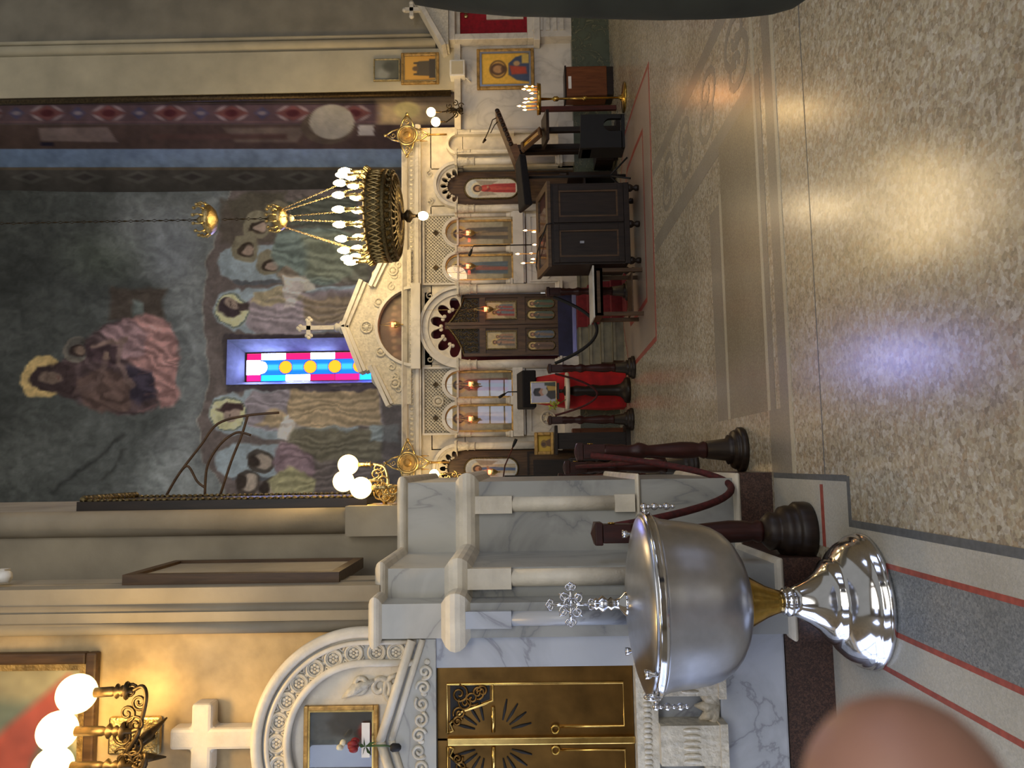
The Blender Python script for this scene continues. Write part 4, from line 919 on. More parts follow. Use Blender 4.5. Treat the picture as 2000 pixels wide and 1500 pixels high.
# ---- barrier posts and ropes
def post(x, y, label, bs=.5):
    t = thing('barrier_post', label, 'barrier post', (x, y, 0), 'turned wooden barrier posts'); c = (x, y, 0)
    m = MB(); m.lathe([(r_, z_*bs if z_ < .24 else .25) for r_, z_ in ((.145, 0), (.15, .02), (.15, .07), (.138, .085), (.128, .09), (.132, .12), (.124, .15), (.10, .165), (.095, .18), (.10, .21), (.075, .235), (.06, .25))], c, 32); m.build('base', 'dark_wood', t)
    m = MB(); m.lathe([(.052, .245), (.06, .27), (.046, .30), (.056, .34), (.058, .42), (.050, .50), (.042, .58), (.038, .64), (.054, .68), (.058, .71), (.044, .74), (.040, .78), (.048, .82), (.044, .86), (.052, .90), (.05, .93), (.05, .94)], c, 24); m.build('turned_shaft', 'post_wood', t)
    m = MB(); m.box(x-.048, x+.048, y-.048, y+.048, .93, 1.08); m.build('head_block', 'post_wood', t, bevel=.006)
    m = MB(); m.box(x-.058, x+.058, y-.058, y+.058, 1.08, 1.12); m.add([(x-.058, y-.058, 1.12), (x+.058, y-.058, 1.12), (x+.058, y+.058, 1.12), (x-.058, y+.058, 1.12), (x, y, 1.14)], [(0, 1, 4), (1, 2, 4), (2, 3, 4), (3, 0, 4)]); m.build('cap', 'post_wood', t, bevel=.005)
    m = MB(); m.ring((x+.052, y, 1.03), .016, .004, 'x', 14, 6); m.ring((x, y+.052, 1.03), .016, .004, 'y', 14, 6); m.build('hook_ring', 'brass', t)
    return t
PA = (W(460, 1300, 4.08)[0], 4.08); PB = (W(620, 1300, 5.2)[0], 5.2); PC = (W(588, 1200, 6.64)[0], 6.64); PD = (W(566, 1200, 7.8)[0], 7.8)
PE = (W(781, 1150, 9.93)[0], 9.93); PF = (W(680, 1150, 10.2)[0], 10.2); PG = (W(931, 1150, 10.0)[0], 10.0)
post(*PA, 'nearest dark wooden barrier post, behind the silver font', 1); post(*PB, 'dark turned barrier post at the right end of the maroon rope, past the marble pier')
post(*PC, 'slim dark barrier post seen third along the left pier'); post(*PD, 'farthest of the dark barrier posts along the left pier')
post(*PE, 'turned barrier post between the red-draped lectern and the stone steps'); post(*PF, 'turned barrier post left of the red-draped lectern'); post(*PG, 'barrier post at the steps behind the small glass-topped table')
def rope(a, b, d, label, r=.017, mat='rope', skew=0):
    pts = sag((a[0], a[1], 1.03), (b[0], b[1], 1.03), d, 24)
    m = MB(); m.tube([(x, y, z) for x, y, z in pts], r, 10); return one(m, 'barrier_rope', mat, label, 'rope', 'barrier ropes')
def off(a, b, k=.07):
    d = Vector((b[0]-a[0], b[1]-a[1])).normalized(); return (a[0]+d.x*k, a[1]+d.y*k)
for a, b, d, l, mt, r in ((PA, PB, .78, 'thick maroon velvet rope sagging from the nearest post', 'rope', .021), (PB, PC, .62, 'maroon rope between the second and third posts along the left pier', 'rope', .017), (PC, PD, .5, 'maroon rope between the far posts along the left pier', 'rope', .017),
                    (PE, PG, .56, 'black rope sagging across the foot of the stone steps', 'black', .022), (PF, PE, .55, 'dark rope hanging in front of the red-draped lectern', 'rope', .014)):
    rope(off(a, b), off(b, a), d, l, r, mt)

# ---- display cabinet with sloping glass lid
yc0, yc1 = 9.05, 9.62; xa, xb = W(984, 1150, yc0)[0], W(1142, 1150, yc0)[0]
zf, zbk = W(1060, 1071, yc0)[2], W(1040, 1051, yc1)[2]; zbt = W(1060, 1225, yc0)[2]
t = thing('display_cabinet', 'dark wooden two-door display cabinet with sloping glass lid on the pink octagon', 'cabinet', ((xa+xb)/2, (yc0+yc1)/2, 0))
m = MB(); m.add([(x, y, z) for x in (xa, xb) for y, z in ((yc0, zbt), (yc1, zbt), (yc1, zbk-.03), (yc0, zf-.03))], [(0, 1, 2, 3), (7, 6, 5, 4), (0, 4, 5, 1), (1, 5, 6, 2), (2, 6, 7, 3), (3, 7, 4, 0)]); m.build('carcass', 'dark_wood', t)
xm = (xa+xb)/2
for sg in (-1, 1):
    x0, x1 = (xa+.02, xm-.012) if sg < 0 else (xm+.012, xb-.02); z0, z1 = zbt+.04, zf-.06
    m = MB(); frame(m, x0, x1, z0, z1, .07, yc0-.022, yc0); m.box(x0+.07, x1-.07, yc0-.006, yc0+.005, z0+.07, z1-.07); d = m.build('door', 'dark_wood', t, bevel=.004)
    m = MB(); frame(m, x0+.07, x1-.07, z0+.07, z1-.07, .02, yc0-.018, yc0-.002); m.build('panel_moulding', 'frame_brown', d)
    if sg < 0:
        m = MB(); m.box(x1-.24, x1-.21, yc0-.03, yc0-.004, (z0+z1)/2+.06, (z0+z1)/2+.11); m.build('key_plate', 'silver', d)
L = Vector((0, yc1-yc0, zbk-zf)); ln = L.normalized()
m = MB(); e = .03
def lidq(x0, x1, s0, s1, th0, th1):
    P = []
    for x in (x0, x1):
        for s_, h_ in ((s0, th0), (s1, th0), (s1, th1), (s0, th1)): q = Vector((0, yc0-e, zf-.03))+L*s_; P.append((x, q.y, q.z+h_))
    return m.add(P, [(0, 1, 2, 3), (7, 6, 5, 4), (0, 4, 5, 1), (1, 5, 6, 2), (2, 6, 7, 3), (3, 7, 4, 0)])
for a, b, s0, s1 in ((xa-e, xb+e, 0, .16), (xa-e, xb+e, .88, 1.1), (xa-e, xa+.06, .16, .88), (xb-.06, xb+e, .16, .88), (xm-.03, xm+.03, .16, .88)): lidq(a, b, s0, s1, 0, .04)
m.build('lid_frame', 'door_wood', t); m = MB(); lidq(xa, xb, .1, .9, .012, .015); m.build('velvet_bed', 'rope', t); m = MB(); lidq(xa, xb, .1, .9, .028, .032); m.build('lid_glass', 'glass', t)
for x in (xa+.05, xb-.05):
    for y in (yc0+.05, yc1-.05): m = MB(); m.lathe([(.02, 0), (.035, .01), (.04, .04), (.022, .07), (.045, .10), (.05, .13), (.03, .15), (.045, zbt)], (x, y, 0), 14); m.build('leg', 'dark_wood', t)
m = MB(); m.lathe([(.02, 0), (.035, .01), (.04, .04), (.022, .07), (.045, .10), (.05, .13), (.03, .15), (.045, zbt)], (xm, yc0+.05, 0), 14); m.build('leg', 'dark_wood', t)
m = MB(); m.box(xa, xb, yc0-.015, yc0+.02, zbt-.03, zbt+.035); m.build('base_rail', 'dark_wood', t, bevel=.005)
m = MB(); q = Vector((0, yc0-e, zf)); m.tube([(xm-.0, yc0-.04, zf-.05), (xm-.01, yc0-.032, zf+.022), (xm-.09, yc0+.2, zf+.022+L.z*.42), (xm-.22, yc1-.1, zbk+.02), (xm-.34, yc1+.1, zbk+.03), (xm-.42, yc1+.28, zbk+.0)], .008, 6); one(m, 'black_cable', 'black', 'thin black cable lying across the lid of the display cabinet', 'cable')

# ---- brass candle stands with tapers
def candle_stand(x, y, zt, r, label, spots, grp):
    t = thing('candle_stand', label, 'candle stand', (x, y, 0)); c = (x, y, 0)
    m = MB(); m.lathe([(.20, 0), (.205, .01), (.20, .022), (.06, .035), (.03, .06), (.018, .09)], c, 32); m.build('base', 'brass', t)
    m = MB(); m.lathe([(.014, .08), (.014, zt*.45), (.03, zt*.46), (.03, zt*.49), (.014, zt*.5), (.014, zt*.78), (.034, zt*.8), (.034, zt*.84), (.014, zt*.86), (.02, zt)], c, 16); m.build('pole', 'brass', t)
    m = MB(); m.lathe([(.02, zt-.005), (r, zt), (r+.012, zt+.05), (r, zt+.05), (r-.01, zt+.02), (0, zt+.02)], c, 32); m.build('sand_tray', 'brass', t)
    for k, (u, v) in enumerate(spots):
        yy = y+(random.random()-.5)*r*1.0; q = W(u, v, yy)
        if math.hypot(q[0]-x, yy-y) > r*.9: yy = y; q = W(u, v, yy)
        z0 = zt+.021; z1 = max(q[2]-.02, z0+.03)
        ct = thing('taper_candle', '%s burning taper in the %s' % (ORD[k], grp), 'candle', (q[0], yy, z0), grp)
        m = MB(); m.tube([(q[0], yy, z0), (q[0], yy, z1)], .0065, 7); m.build('wax_stick', 'candle', ct)
        m = MB(); m.lathe([(0, -.012), (.011, .004), (.012, .014), (.006, .034), (0, .05)], (q[0], yy, z1+.01), 10); m.build('flame', 'flame', ct)
    return t
ORD = ['left-end', 'second from left', 'third from left', 'fourth from left', 'fifth from left', 'sixth from left', 'middle', 'eighth from left', 'ninth from left', 'tenth from left', 'eleventh from left', 'right-end']
sp = [(1500-(130+.18*b), 900+.18*a) for a, b in ((715, 215), (780, 215), (690, 245), (745, 258), (775, 290), (712, 350), (775, 345), (700, 390), (735, 385), (640, 428), (692, 435), (700, 470))]
sp.sort(); yk = 10.03; xk = W(1308, 1140, yk)[0]
candle_stand(xk, yk, W(1308, 1056, yk)[2], .2, 'tall brass candle stand with round foot in front of the framed icon', sp, 'cluster of tapers in front of the right-hand icon')
sp2 = [(1500-y, v) for v, y in ((1027, 450), (1044, 453), (1045, 478), (1012, 496), (1038, 495), (1042, 506), (1040, 513), (1023, 514))]; sp2.sort(); yk2 = 10.35; xk2 = W(1016, 1140, yk2)[0]
candle_stand(xk2, yk2, W(1016, 1066, yk2)[2], .25, 'brass candle stand mostly hidden behind the display cabinet', sp2, 'tapers behind the display cabinet')

# ---- red-draped lectern, round candle table, framed portrait, sprig
yl = 10.9; xl = W(738, 1100, yl)[0]; s = yl/FL
t = thing('draped_lectern', 'lectern draped in crimson cloth with a black cloth over its top, before the icons', 'lectern', (xl, yl, 0))
zt = W(738, 1044, yl)[2]; ztt = W(738, 1020, yl)[2]
m = MB(); vs = []; fs = []; n = 28; lv = [(0, .27, .2), (.25, .285, .2), (.6, .27, .19), (.85, .25, .18), (zt-.05, .19, .16), (zt, .17, .15)]
for z, a, b in lv:
    for k in range(n):
        an = 2*PI*k/n; ca, sa = cos(an), sin(an); pw = .45
        x = a*(abs(ca)**pw)*(1 if ca > 0 else -1); y = b*(abs(sa)**pw)*(1 if sa > 0 else -1); w = 1+.05*sin(an*9)*(1-z/zt)
        vs.append((xl+x*w, yl+y*w, z+.006))
for j in range(len(lv)-1):
    for k in range(n): fs.append((j*n+k, j*n+(k+1) % n, (j+1)*n+(k+1) % n, (j+1)*n+k))
fs.append(tuple((len(lv)-1)*n+k for k in range(n))); m.add(vs, fs, True); m.build('crimson_drape', 'red_cloth', t)
m = MB(); x0, x1 = W(702, 1030, yl)[0], W(774, 1030, yl)[0]
m.add([(x, y, z) for x in (x0, x1) for y, z in ((yl-.2, zt-.02), (yl+.2, zt+.0), (yl+.2, ztt+.08), (yl-.2, ztt))], [(0, 1, 2, 3), (7, 6, 5, 4), (0, 4, 5, 1), (1, 5, 6, 2), (2, 6, 7, 3), (3, 7, 4, 0)]); m.build('black_top_cloth', 'black_cloth', t, bevel=.02)
yt = 10.45; xt = W(737, 1150, yt)[0]; zt2 = W(737, 1107, yt)[2]
t = thing('pedestal_table', 'small round pale-topped pedestal table in front of the crimson drape', 'table', (xt, yt, 0)); c = (xt, yt, 0)
m = MB(); m.lathe([(.17, 0), (.18, .02), (.17, .06), (.13, .08), (.09, .12), (.075, .2), (.07, .4), (.085, .5), (.06, .6), (.075, .72), (.05, zt2-.03)], c, 24); m.build('pedestal', 'dark_wood', t)
m = MB(); m.lathe([(.04, zt2-.04), (.24, zt2-.03), (.255, zt2-.015), (.255, zt2+.01), (.245, zt2+.018), (0, zt2+.018)], c, 36); m.build('table_top', 'cream', t)
def framed(name, label, cat, u0, v0, u1, v1, Y, fw, fmat, dep, paintfn, res=(40, 50), parent_group=None, inner=None, tilt=None, glass=False):
    x0, x1, z0, z1 = R(u0, v0, u1, v1, Y); t = thing(name, label, cat, ((x0+x1)/2, Y+dep/2, z0), parent_group)
    m = MB(); frame(m, x0, x1, z0, z1, fw, Y, Y+dep); m.build('frame', fmat, t, bevel=fw*.2)
    m = MB(); m.box(x0+fw*.5, x1-fw*.5, Y+dep*.6, Y+dep, z0+fw*.5, z1-fw*.5); m.build('backing', 'frame_brown', t)
    if inner: m = MB(); frame(m, x0+fw, x1-fw, z0+fw, z1-fw, inner[0], Y+dep*.2, Y+dep*.55); m.build('inner_border', inner[1], t)
    g, U = panel(x0+fw*.9, x1-fw*.9, z0+fw*.9, z1-fw*.9, Y+dep*.5, *res); o = g.build('picture', 'paint', t); p = Paint(U, (200, 190, 160)); paintfn(p, U[:, 1].max()); p.apply(o)
    if glass: m = MB(); m.box(x0+fw, x1-fw, Y+dep*.28, Y+dep*.3, z0+fw, z1-fw); m.build('glass', 'pane_glass', t)
    return t
def portrait(p, h):
    p.grad(0, (206, 204, 220), h, (190, 188, 204)); p.poly([(20, h), (16, h*.8), (34, h*.62), (72, h*.62), (96, h*.72), (100, h)], (44, 44, 46), 4)
    p.ell(52, h*.38, 19, 23, (196, 146, 122), 4); p.poly([(32, h*.34), (34, h*.14), (50, h*.08), (70, h*.14), (73, h*.34), (70, h*.4), (52, h*.3), (36, h*.4)], (36, 36, 44), 3); p.ell(54, h*.56, 15, 14, (206, 196, 184), 4)
    p.poly([(58, h*.7), (84, h*.62), (80, h), (60, h)], (198, 160, 70), 5); p.poly([(84, h*.55), (98, h*.55), (98, h), (84, h)], (64, 78, 64), 4)
framed('framed_portrait', 'thin gold framed portrait of a bearded man in a black hat, above the round table', 'picture', 712, 1036, 755, 1087, yt-.02, .012, 'gold', .03, portrait, glass=True)
m = MB(); m.tube([(xt, yt, zt2+.02), (xt, yt, W(737, 1089, yt)[2])], .025, 10); m.lathe([(.07, zt2+.018), (.06, zt2+.035), (.02, zt2+.05)], c, 16); m.box(xt-.11, xt+.11, yt-.03, yt+.02, W(737, 1092, yt)[2], W(737, 1087.5, yt)[2]); one(m, 'picture_stand', 'dark_wood', 'short dark stand holding the framed portrait on the round table', 'stand')
t = thing('flower_sprig', 'yellow-green leafy sprig beside the framed portrait', 'plant', (xt-.2, yt-.05, zt2+.02)); m = MB(); m.tube([(xt-.12, yt-.05, zt2+.02), (xt-.17, yt-.06, zt2+.1), (xt-.22, yt-.06, zt2+.2)], .006, 6); m.build('stem', 'leaf', t)
m = MB()
for k in range(26):
    a = random.random()*6.3; r = random.random()*.07; q = Vector((xt-.2+r*cos(a), yt-.06+random.uniform(-.03, .03), zt2+.17+r*sin(a)*1.1)); d = Vector((random.uniform(-1, 1), random.uniform(-.5, .5), random.uniform(-.2, 1))).normalized()*.05; e = Vector((d.z, 0, -d.x))*.3
    m.add([q, q+d*.5+e, q+d, q+d*.5-e], [(0, 1, 2, 3)])
m.build('leaves', 'sprig', t)
def mic(x, y, zb, pts, label, headmat='black'):
    t = thing('microphone_stand', label, 'microphone stand', (x, y, 0)); m = MB(); m.lathe([(.13, 0), (.13, .02), (.02, .03), (.012, .05)], (x, y, 0), 20); m.build('base', 'black', t)
    m = MB(); m.tube([(x, y, .04), (x, y, zb)], .011, 8); m.build('pole', 'black', t)
    m = MB(); m.tube(pts, .009, 8); m.build('boom', headmat, t); m = MB(); a, b = Vector(pts[-2]), Vector(pts[-1]); d = (b-a).normalized(); m.tube([b-d*.02, b+d*.05, b+d*.09], [.014, .022, .02], 10); m.build('microphone', 'black', t)
ym = 11.25; q = W(735, 1020, ym); mic(q[0], ym, q[2]-.1, [(q[0], ym, q[2]-.12), (q[0], ym, W(735, 992, ym)[2]), (q[0]-.04, ym-.03, W(735, 984, ym)[2])], 'thin black microphone stand rising behind the black-topped lectern')
ym = 10.75; q = W(1022, 1045, ym); mic(q[0], ym, q[2], [(q[0], ym, q[2]-.05), (q[0], ym, W(1022, 925, ym)[2]), (q[0]-.08, ym-.03, W(1010, 921, ym)[2])], 'black microphone stand behind the display cabinet')
ym = 9.9; q = W(570, 1000, ym); e = W(632, 1005, ym); f = W(585, 986, ym)
mic(q[0], ym, W(570, 985, ym)[2], [W(568, 983, ym), W(590, 986, ym), W(630, 1003, ym)], 'slanting microphone boom in front of the left side door', 'red_wood')

# ---- small glass-topped table
yt0, yt1 = 9.0, 9.45; xa2, xb2 = W(884, 1160, yt0)[0], W(976, 1160, yt0)[0]; zt3 = W(920, 1158, yt0)[2]
t = thing('side_table', 'small wooden side table with a pale glass top, left of the display cabinet', 'table', ((xa2+xb2)/2, (yt0+yt1)/2, 0))
for x in (xa2+.02, xb2-.02):
    for y in (yt0+.03, yt1-.03): m = MB(); m.box(x-.022, x+.022, y-.022, y+.022, 0, zt3-.02); m.build('leg', 'frame_brown', t)
m = MB(); frame(m, xa2, xb2, zt3-.12, zt3-.02, .03, yt0, yt0+.02); m.box(xa2, xb2, yt0, yt0+.02, zt3-.12, zt3-.02); m.box(xa2, xb2, yt1-.02, yt1, zt3-.12, zt3-.02); m.box(xa2, xa2+.02, yt0, yt1, zt3-.12, zt3-.02); m.box(xb2-.02, xb2, yt0, yt1, zt3-.12, zt3-.02); m.build('apron', 'frame_brown', t)
m = MB(); m.box(xa2-.03, xb2+.03, yt0-.03, yt1+.03, zt3-.02, zt3); m.build('table_top', 'marble', t, bevel=.006); m = MB(); m.box(xa2+.04, xb2-.04, yt0+.04, yt1-.04, .12, .135); m.box(xa2+.0, xa2+.04, yt0+.02, yt0+.04, .1, .15); m.build('shelf', 'frame_brown', t)

# ---- chanters' corner on the right
def leg4(t, x0, x1, y0, y1, z, w, mat):
    for x in (x0, x1):
        for y in (y0, y1): m = MB(); m.box(x-w, x+w, y-w, y+w, 0, z); m.build('leg', mat, t)
yr = 11.05; x0, x1 = W(1155, 1100, yr)[0], W(1275, 1000, yr)[0]; xp = W(1208, 1080, yr)[0]; zr = W(1208, 1000, yr)[2]
t = thing('chanter_lectern', 'dark carved wooden lectern with a long slanting book rest, right of the screen', 'lectern', (xp, yr, 0))
m = MB(); A, B, D_ = W(1272, 968, yr), W(1208, 994, yr), W(1160, 1012, yr)
def slope(P, Q, th, w): m.add([(P[0], yr-w, P[2]), (Q[0], yr-w, Q[2]), (Q[0], yr-w, Q[2]-th), (P[0], yr-w, P[2]-th), (P[0], yr+w, P[2]), (Q[0], yr+w, Q[2]), (Q[0], yr+w, Q[2]-th), (P[0], yr+w, P[2]-th)], [(0, 1, 2, 3), (7, 6, 5, 4), (0, 4, 5, 1), (1, 5, 6, 2), (2, 6, 7, 3), (3, 7, 4, 0)])
slope(A, B, .07, .2); slope(B, D_, .12, .2); m.build('book_rest', 'frame_brown', t)
m = MB()
for k in range(8): f_ = k/7; m.ball((A[0]+(B[0]-A[0])*f_, yr-.2, A[2]+(B[2]-A[2])*f_-.03), .035, 6, (1, .5, 1))
m.build('carved_edge', 'dark_wood', t)
m = MB(); m.box(xp-.06, xp+.06, yr-.06, yr+.06, .3, zr-.05); m.box(xp-.035, xp-.02, yr-.09, yr+.07, .35, zr-.1); m.build('post', 'dark_wood', t)
m = MB(); m.box(xp-.26, xp+.26, yr-.2, yr+.2, .06, .32); m.lathe([(.05, 0), (.05, .07)], (xp-.2, yr-.15, 0), 8); m.lathe([(.05, 0), (.05, .07)], (xp+.2, yr-.15, 0), 8); m.build('base', 'dark_wood', t)
m = MB(); m.tube([W(1271, 972, yr), W(1266, 962, yr), W(1246, 955, yr), W(1224, 945, yr)], .008, 6); m.tube([W(1262, 972, yr), W(1256, 966, yr), W(1240, 958, yr)], .007, 6); m.tube([W(1228, 948, yr), W(1221, 943, yr)], [.022, .012], 8)
one(m, 'clip_lamp', 'iron', 'thin dark reading lamp arms at the high end of the carved book rest', 'lamp')
yb = 9.9; x0, x1 = W(1090, 1022, yb)[0], W(1188, 1022, yb)[0]; z0, z1 = W(1140, 1037, yb)[2], W(1140, 1009, yb)[2]
t = thing('music_stand', 'black draped music stand leaning above the back of the display cabinet', 'music stand', ((x0+x1)/2, yb, 0))
m = MB(); m.add([(x0, yb-.2, z0-.02), (x1, yb-.2, z0+.06), (x1, yb+.15, z1-.02), (x0, yb+.15, z1-.06), (x0, yb-.22, z0+.09), (x1, yb-.22, z0+.15), (x1, yb+.13, z1+.02), (x0, yb+.13, z1-.02)], [(0, 1, 2, 3), (4, 5, 6, 7), (0, 1, 5, 4), (1, 2, 6, 5), (2, 3, 7, 6), (3, 0, 4, 7)]); m.build('black_cloth_top', 'black_cloth', t, bevel=.02)
xq = (x0+x1)/2+.1; m = MB(); m.tube([(xq, yb, .04), (xq, yb, z0+.05)], .02, 10); m.build('pole', 'black', t); m = MB()
for k in range(3): a = k*2.1; m.tube([(xq, yb, .25), (xq+.25*cos(a), yb+.25*sin(a), .012)], .012, 6)
m.build('tripod_foot', 'black', t)
# dark stall behind
yst = 11.22; x0, x1 = W(1100, 1100, yst)[0], W(1150, 1100, yst)[0]
def stall(x0, x1, y, zb, zs, label):
    t = thing('wooden_stall', label, 'choir stall', ((x0+x1)/2, y, 0), 'dark choir stalls')
    for x in (x0, x1): m = MB(); m.box(x-.025, x+.025, y-.22, y+.2, 0, zs+.22); m.lathe([(.03, 0), (.035, .05), (.02, .08), (.03, .11), (0, .15)], (x, y-.2, zs+.22), 10); m.build('side_panel', 'dark_wood', t)
    m = MB(); m.box(x0, x1, y+.17, y+.2, .2, zb); m.build('backrest', 'dark_wood', t); m = MB(); m.box(x0, x1, y-.2, y+.2, zs-.03, zs); m.build('seat', 'dark_wood', t); return t
stall(x0, x1, yst, 1.0, .5, 'dark wooden choir stall behind the black music stand')
yis = 10.62; xis = W(1246, 1100, yis)[0]
t = thing('icon_stand', 'dark wooden icon stand with a sloping top, left of the brass candle stand', 'stand', (xis, yis, 0)); zi = W(1246, 1066, yis)[2]
m = MB(); m.box(xis-.035, xis+.035, yis-.035, yis+.035, .05, zi-.03); m.build('post', 'dark_wood', t); m = MB(); m.box(xis-.14, xis+.14, yis-.11, yis+.11, 0, .06); m.build('base', 'dark_wood', t)
m = MB(); m.add([(xis-.22, yis-.2, zi-.04), (xis+.22, yis-.2, zi-.04), (xis+.22, yis+.16, zi+.02), (xis-.22, yis+.16, zi+.02), (xis-.22, yis-.2, zi), (xis+.22, yis-.2, zi), (xis+.22, yis+.16, zi+.06), (xis-.22, yis+.16, zi+.06)], [(3, 2, 1, 0), (4, 5, 6, 7), (0, 1, 5, 4), (1, 2, 6, 5), (2, 3, 7, 6), (3, 0, 4, 7)]); m.build('sloping_top', 'dark_wood', t)
def smallicon(p, h): p.grad(0, (232, 186, 70), h, (214, 160, 56)); p.poly([(55, h), (50, h*.5), (70, h*.35), (92, h*.5), (95, h)], (176, 158, 120), 6); p.ell(70, h*.36, 12, 14, (120, 84, 52), 4)
def smallicon2(p, h): p.grad(0, (236, 196, 60), h, (222, 176, 52)); p.ell(48, h*.5, 24, 20, (150, 112, 50), 5); p.ell(45, h*.46, 12, 13, (96, 66, 44), 4); p.poly([(30, h), (36, h*.7), (66, h*.62), (80, h)], (120, 84, 50), 5)
it = framed('framed_icon', 'small gold icon in a thick wooden frame, propped askew on the dark icon stand', 'icon', 1222, 1014, 1268, 1064, yis-.06, .045, 'frame_brown', .06, smallicon)
it.rotation_euler = (-.70, 0, .87)
it.location.z += .05
# black chair and wooden box
yk = 10.3; x0, x1 = W(1200, 1160, yk)[0], W(1264, 1160, yk)[0]; zk = W(1236, 1130, yk)[2]
t = thing('black_chair', 'black moulded chair with an open arched side, low in front of the green marble base', 'chair', ((x0+x1)/2, yk, 0))
m = MB(); zb2 = .04; pts = [(x0, zb2), (x0, zk), (x1, zk-.02), (x1, zb2), (x1-.06, zb2), (x1-.06, .2)]+[(x1-.15+.09*cos(a), .2+.09*sin(a)) for a in [PI*i/8 for i in range(1, 8)]]+[(x1-.24, .2), (x1-.24, zb2)]
m.prism(pts, yk-.2, yk-.14); m.build('side_panel', 'black', t); m = MB(); m.box(x0, x1, yk-.14, yk+.16, zk-.16, zk-.04); m.build('seat', 'black_cloth', t); m = MB(); m.box(x0, x0+.05, yk-.14, yk+.16, 0, zk); m.box(x0, x1, yk-.2, yk-.17, 0, .05); m.build('leg_frame', 'black', t)
yx = 11.1; x0, x1, z0, z1 = R(1314, 1106, 1371, 1196, yx)
t = thing('collection_box', 'chestnut wooden box with a white paper label, against the green marble base', 'box', ((x0+x1)/2, yx+.16, 0))
m = MB(); m.box(x0, x1, yx, yx+.32, 0.1, z1); m.build('body', 'box_wood', t, bevel=.008); m = MB(); m.box(x0-.012, x1+.012, yx-.012, yx+.33, z1, z1+.025); m.build('lid', 'dark_wood', t, bevel=.005); m = MB(); m.box(x0+.01, x1-.01, yx+.01, yx+.31, 0, .1); m.build('plinth', 'dark_wood', t)
m = MB(); q0, q1, w0, w1 = R(1327, 1110, 1351, 1116, yx-.003); m.box(q0, q1, yx-.004, yx, w0, w1); m.build('paper_label', 'paper', t)
m = MB(); yv = 10.9; x, z0, z1 = W(1287, 1090, yv)[0], .35, W(1287, 1050, yv)[2]; m.box(x-.035, x+.035, yv-.03, yv+.03, 0, z1); one(m, 'wooden_post', 'red_wood', 'plain reddish wooden post standing behind the candle stand', 'post', bevel=.006)
# left group by the side door
yq = 10.6; xq = W(640, 1100, yq)[0]; zq = W(640, 1083, yq)[2]
t = thing('icon_stand', 'dark wooden icon stand bearing a gold-framed icon, left of the red-draped lectern', 'stand', (xq, yq, 0))
m = MB(); m.box(xq-.12, xq+.10, yq-.08, yq+.08, .05, zq-.03); m.build('post', 'dark_wood', t); m = MB(); m.box(xq-.2, xq+.2, yq-.15, yq+.15, 0, .06); m.build('base', 'dark_wood', t); m = MB(); m.box(xq-.2, xq+.2, yq-.15, yq+.15, zq-.04, zq); m.build('top', 'dark_wood', t, bevel=.005)
framed('framed_icon', 'small yellow icon in a deep gilt box frame, left of the red-draped lectern', 'icon', 612, 1044, 656, 1082, yq-.1, .045, 'gold_dull', .14, smallicon2)
yz = 10.5; stall(W(568, 1100, yz)[0], W(603, 1100, yz)[0], yz, W(590, 1042, yz)[2], .5, 'dark wooden choir stall with turned finials by the left side door')
yx = 11.05; x0, x1, z0, z1 = R(646, 1118, 664, 1212, yx); m = MB(); m.box(x0, x1, yx, yx+.2, 0, z1); m.box(x0+.02, x1-.02, yx-.01, yx, z1-.12, z1-.03)
one(m, 'wooden_box', 'box_wood', 'narrow brown wooden box on the floor behind the left icon stand', 'box', bevel=.006)
# ================================================================== hanging lamps, sconces, pictures
# ---- chandelier
yc = 10.0; xch = W(1076, 690, yc)[0]; zb = 3.72; Rr = .60
t = thing('chandelier', 'large gilt ring chandelier with two rows of lit candle bulbs, hanging before the apse', 'chandelier', (xch, yc, 3.0)); c = (xch, yc, 0)
m = MB(); m.lathe([(.585, 3.45), (.60, 3.44), (.615, 3.42), (.60, 3.40), (.60, 3.23), (.62, 3.21), (.60, 3.17), (.585, 3.17), (.585, 3.45)], c, 64); m.build('ring_band', 'gold_dark', t)
m = MB()
for k in range(48):
    a = 2*PI*k/48; m.tube([(xch+.605*cos(a+d), yc+.605*sin(a+d), z) for d, z in ((0, 3.23), (.065, 3.31), (0, 3.40))], .012, 5); m.tube([(xch+.605*cos(a-d), yc+.605*sin(a-d), z) for d, z in ((0, 3.23), (.065, 3.31), (0, 3.40))], .012, 5)
    m.tube([(xch+.62*cos(a), yc+.62*sin(a), 3.42), (xch+.66*cos(a), yc+.66*sin(a), 3.48)], .012, 5)
m.build('filigree', 'gold', t)
m = MB()
for k in range(32):
    a = 2*PI*k/32; m.tube([(xch+r*cos(a+b), yc+r*sin(a+b), z) for r, b, z in ((.60, 0, 3.17), (.56, .05, 3.11), (.46, .0, 3.085), (.34, .06, 3.075), (.20, 0, 3.07))], .016, 5); m.ball((xch+.58*cos(a), yc+.58*sin(a), 3.14), .03, 6)
for z, r in ((3.11, .55), (3.08, .40), (3.07, .24)): m.ring((xch, yc, z), r, .02, 'z', 40, 6)
m.build('openwork_bowl', 'gold_dark', t)
m = MB(); m.lathe([(.03, 3.12), (.20, 3.09), (.20, 3.06), (.06, 3.04), (.04, 3.01), (.085, 2.97), (.085, 2.93), (.03, 2.89), (.02, 2.84)], c, 24); fin = m.build('pendant_finial', 'iron', t)
m = MB(); m.lathe([(.018, 2.84), (.035, 2.82), (.03, 2.80)], c, 14); m.build('socket', 'brass', fin); m = MB(); m.ball((xch, yc, 2.755), .058, 16, (1, 1, 1.25)); m.build('bulb', 'bulb', fin)
zh = W(1076, 546, yc)[2]; zh2 = W(1076, 408, yc)[2]
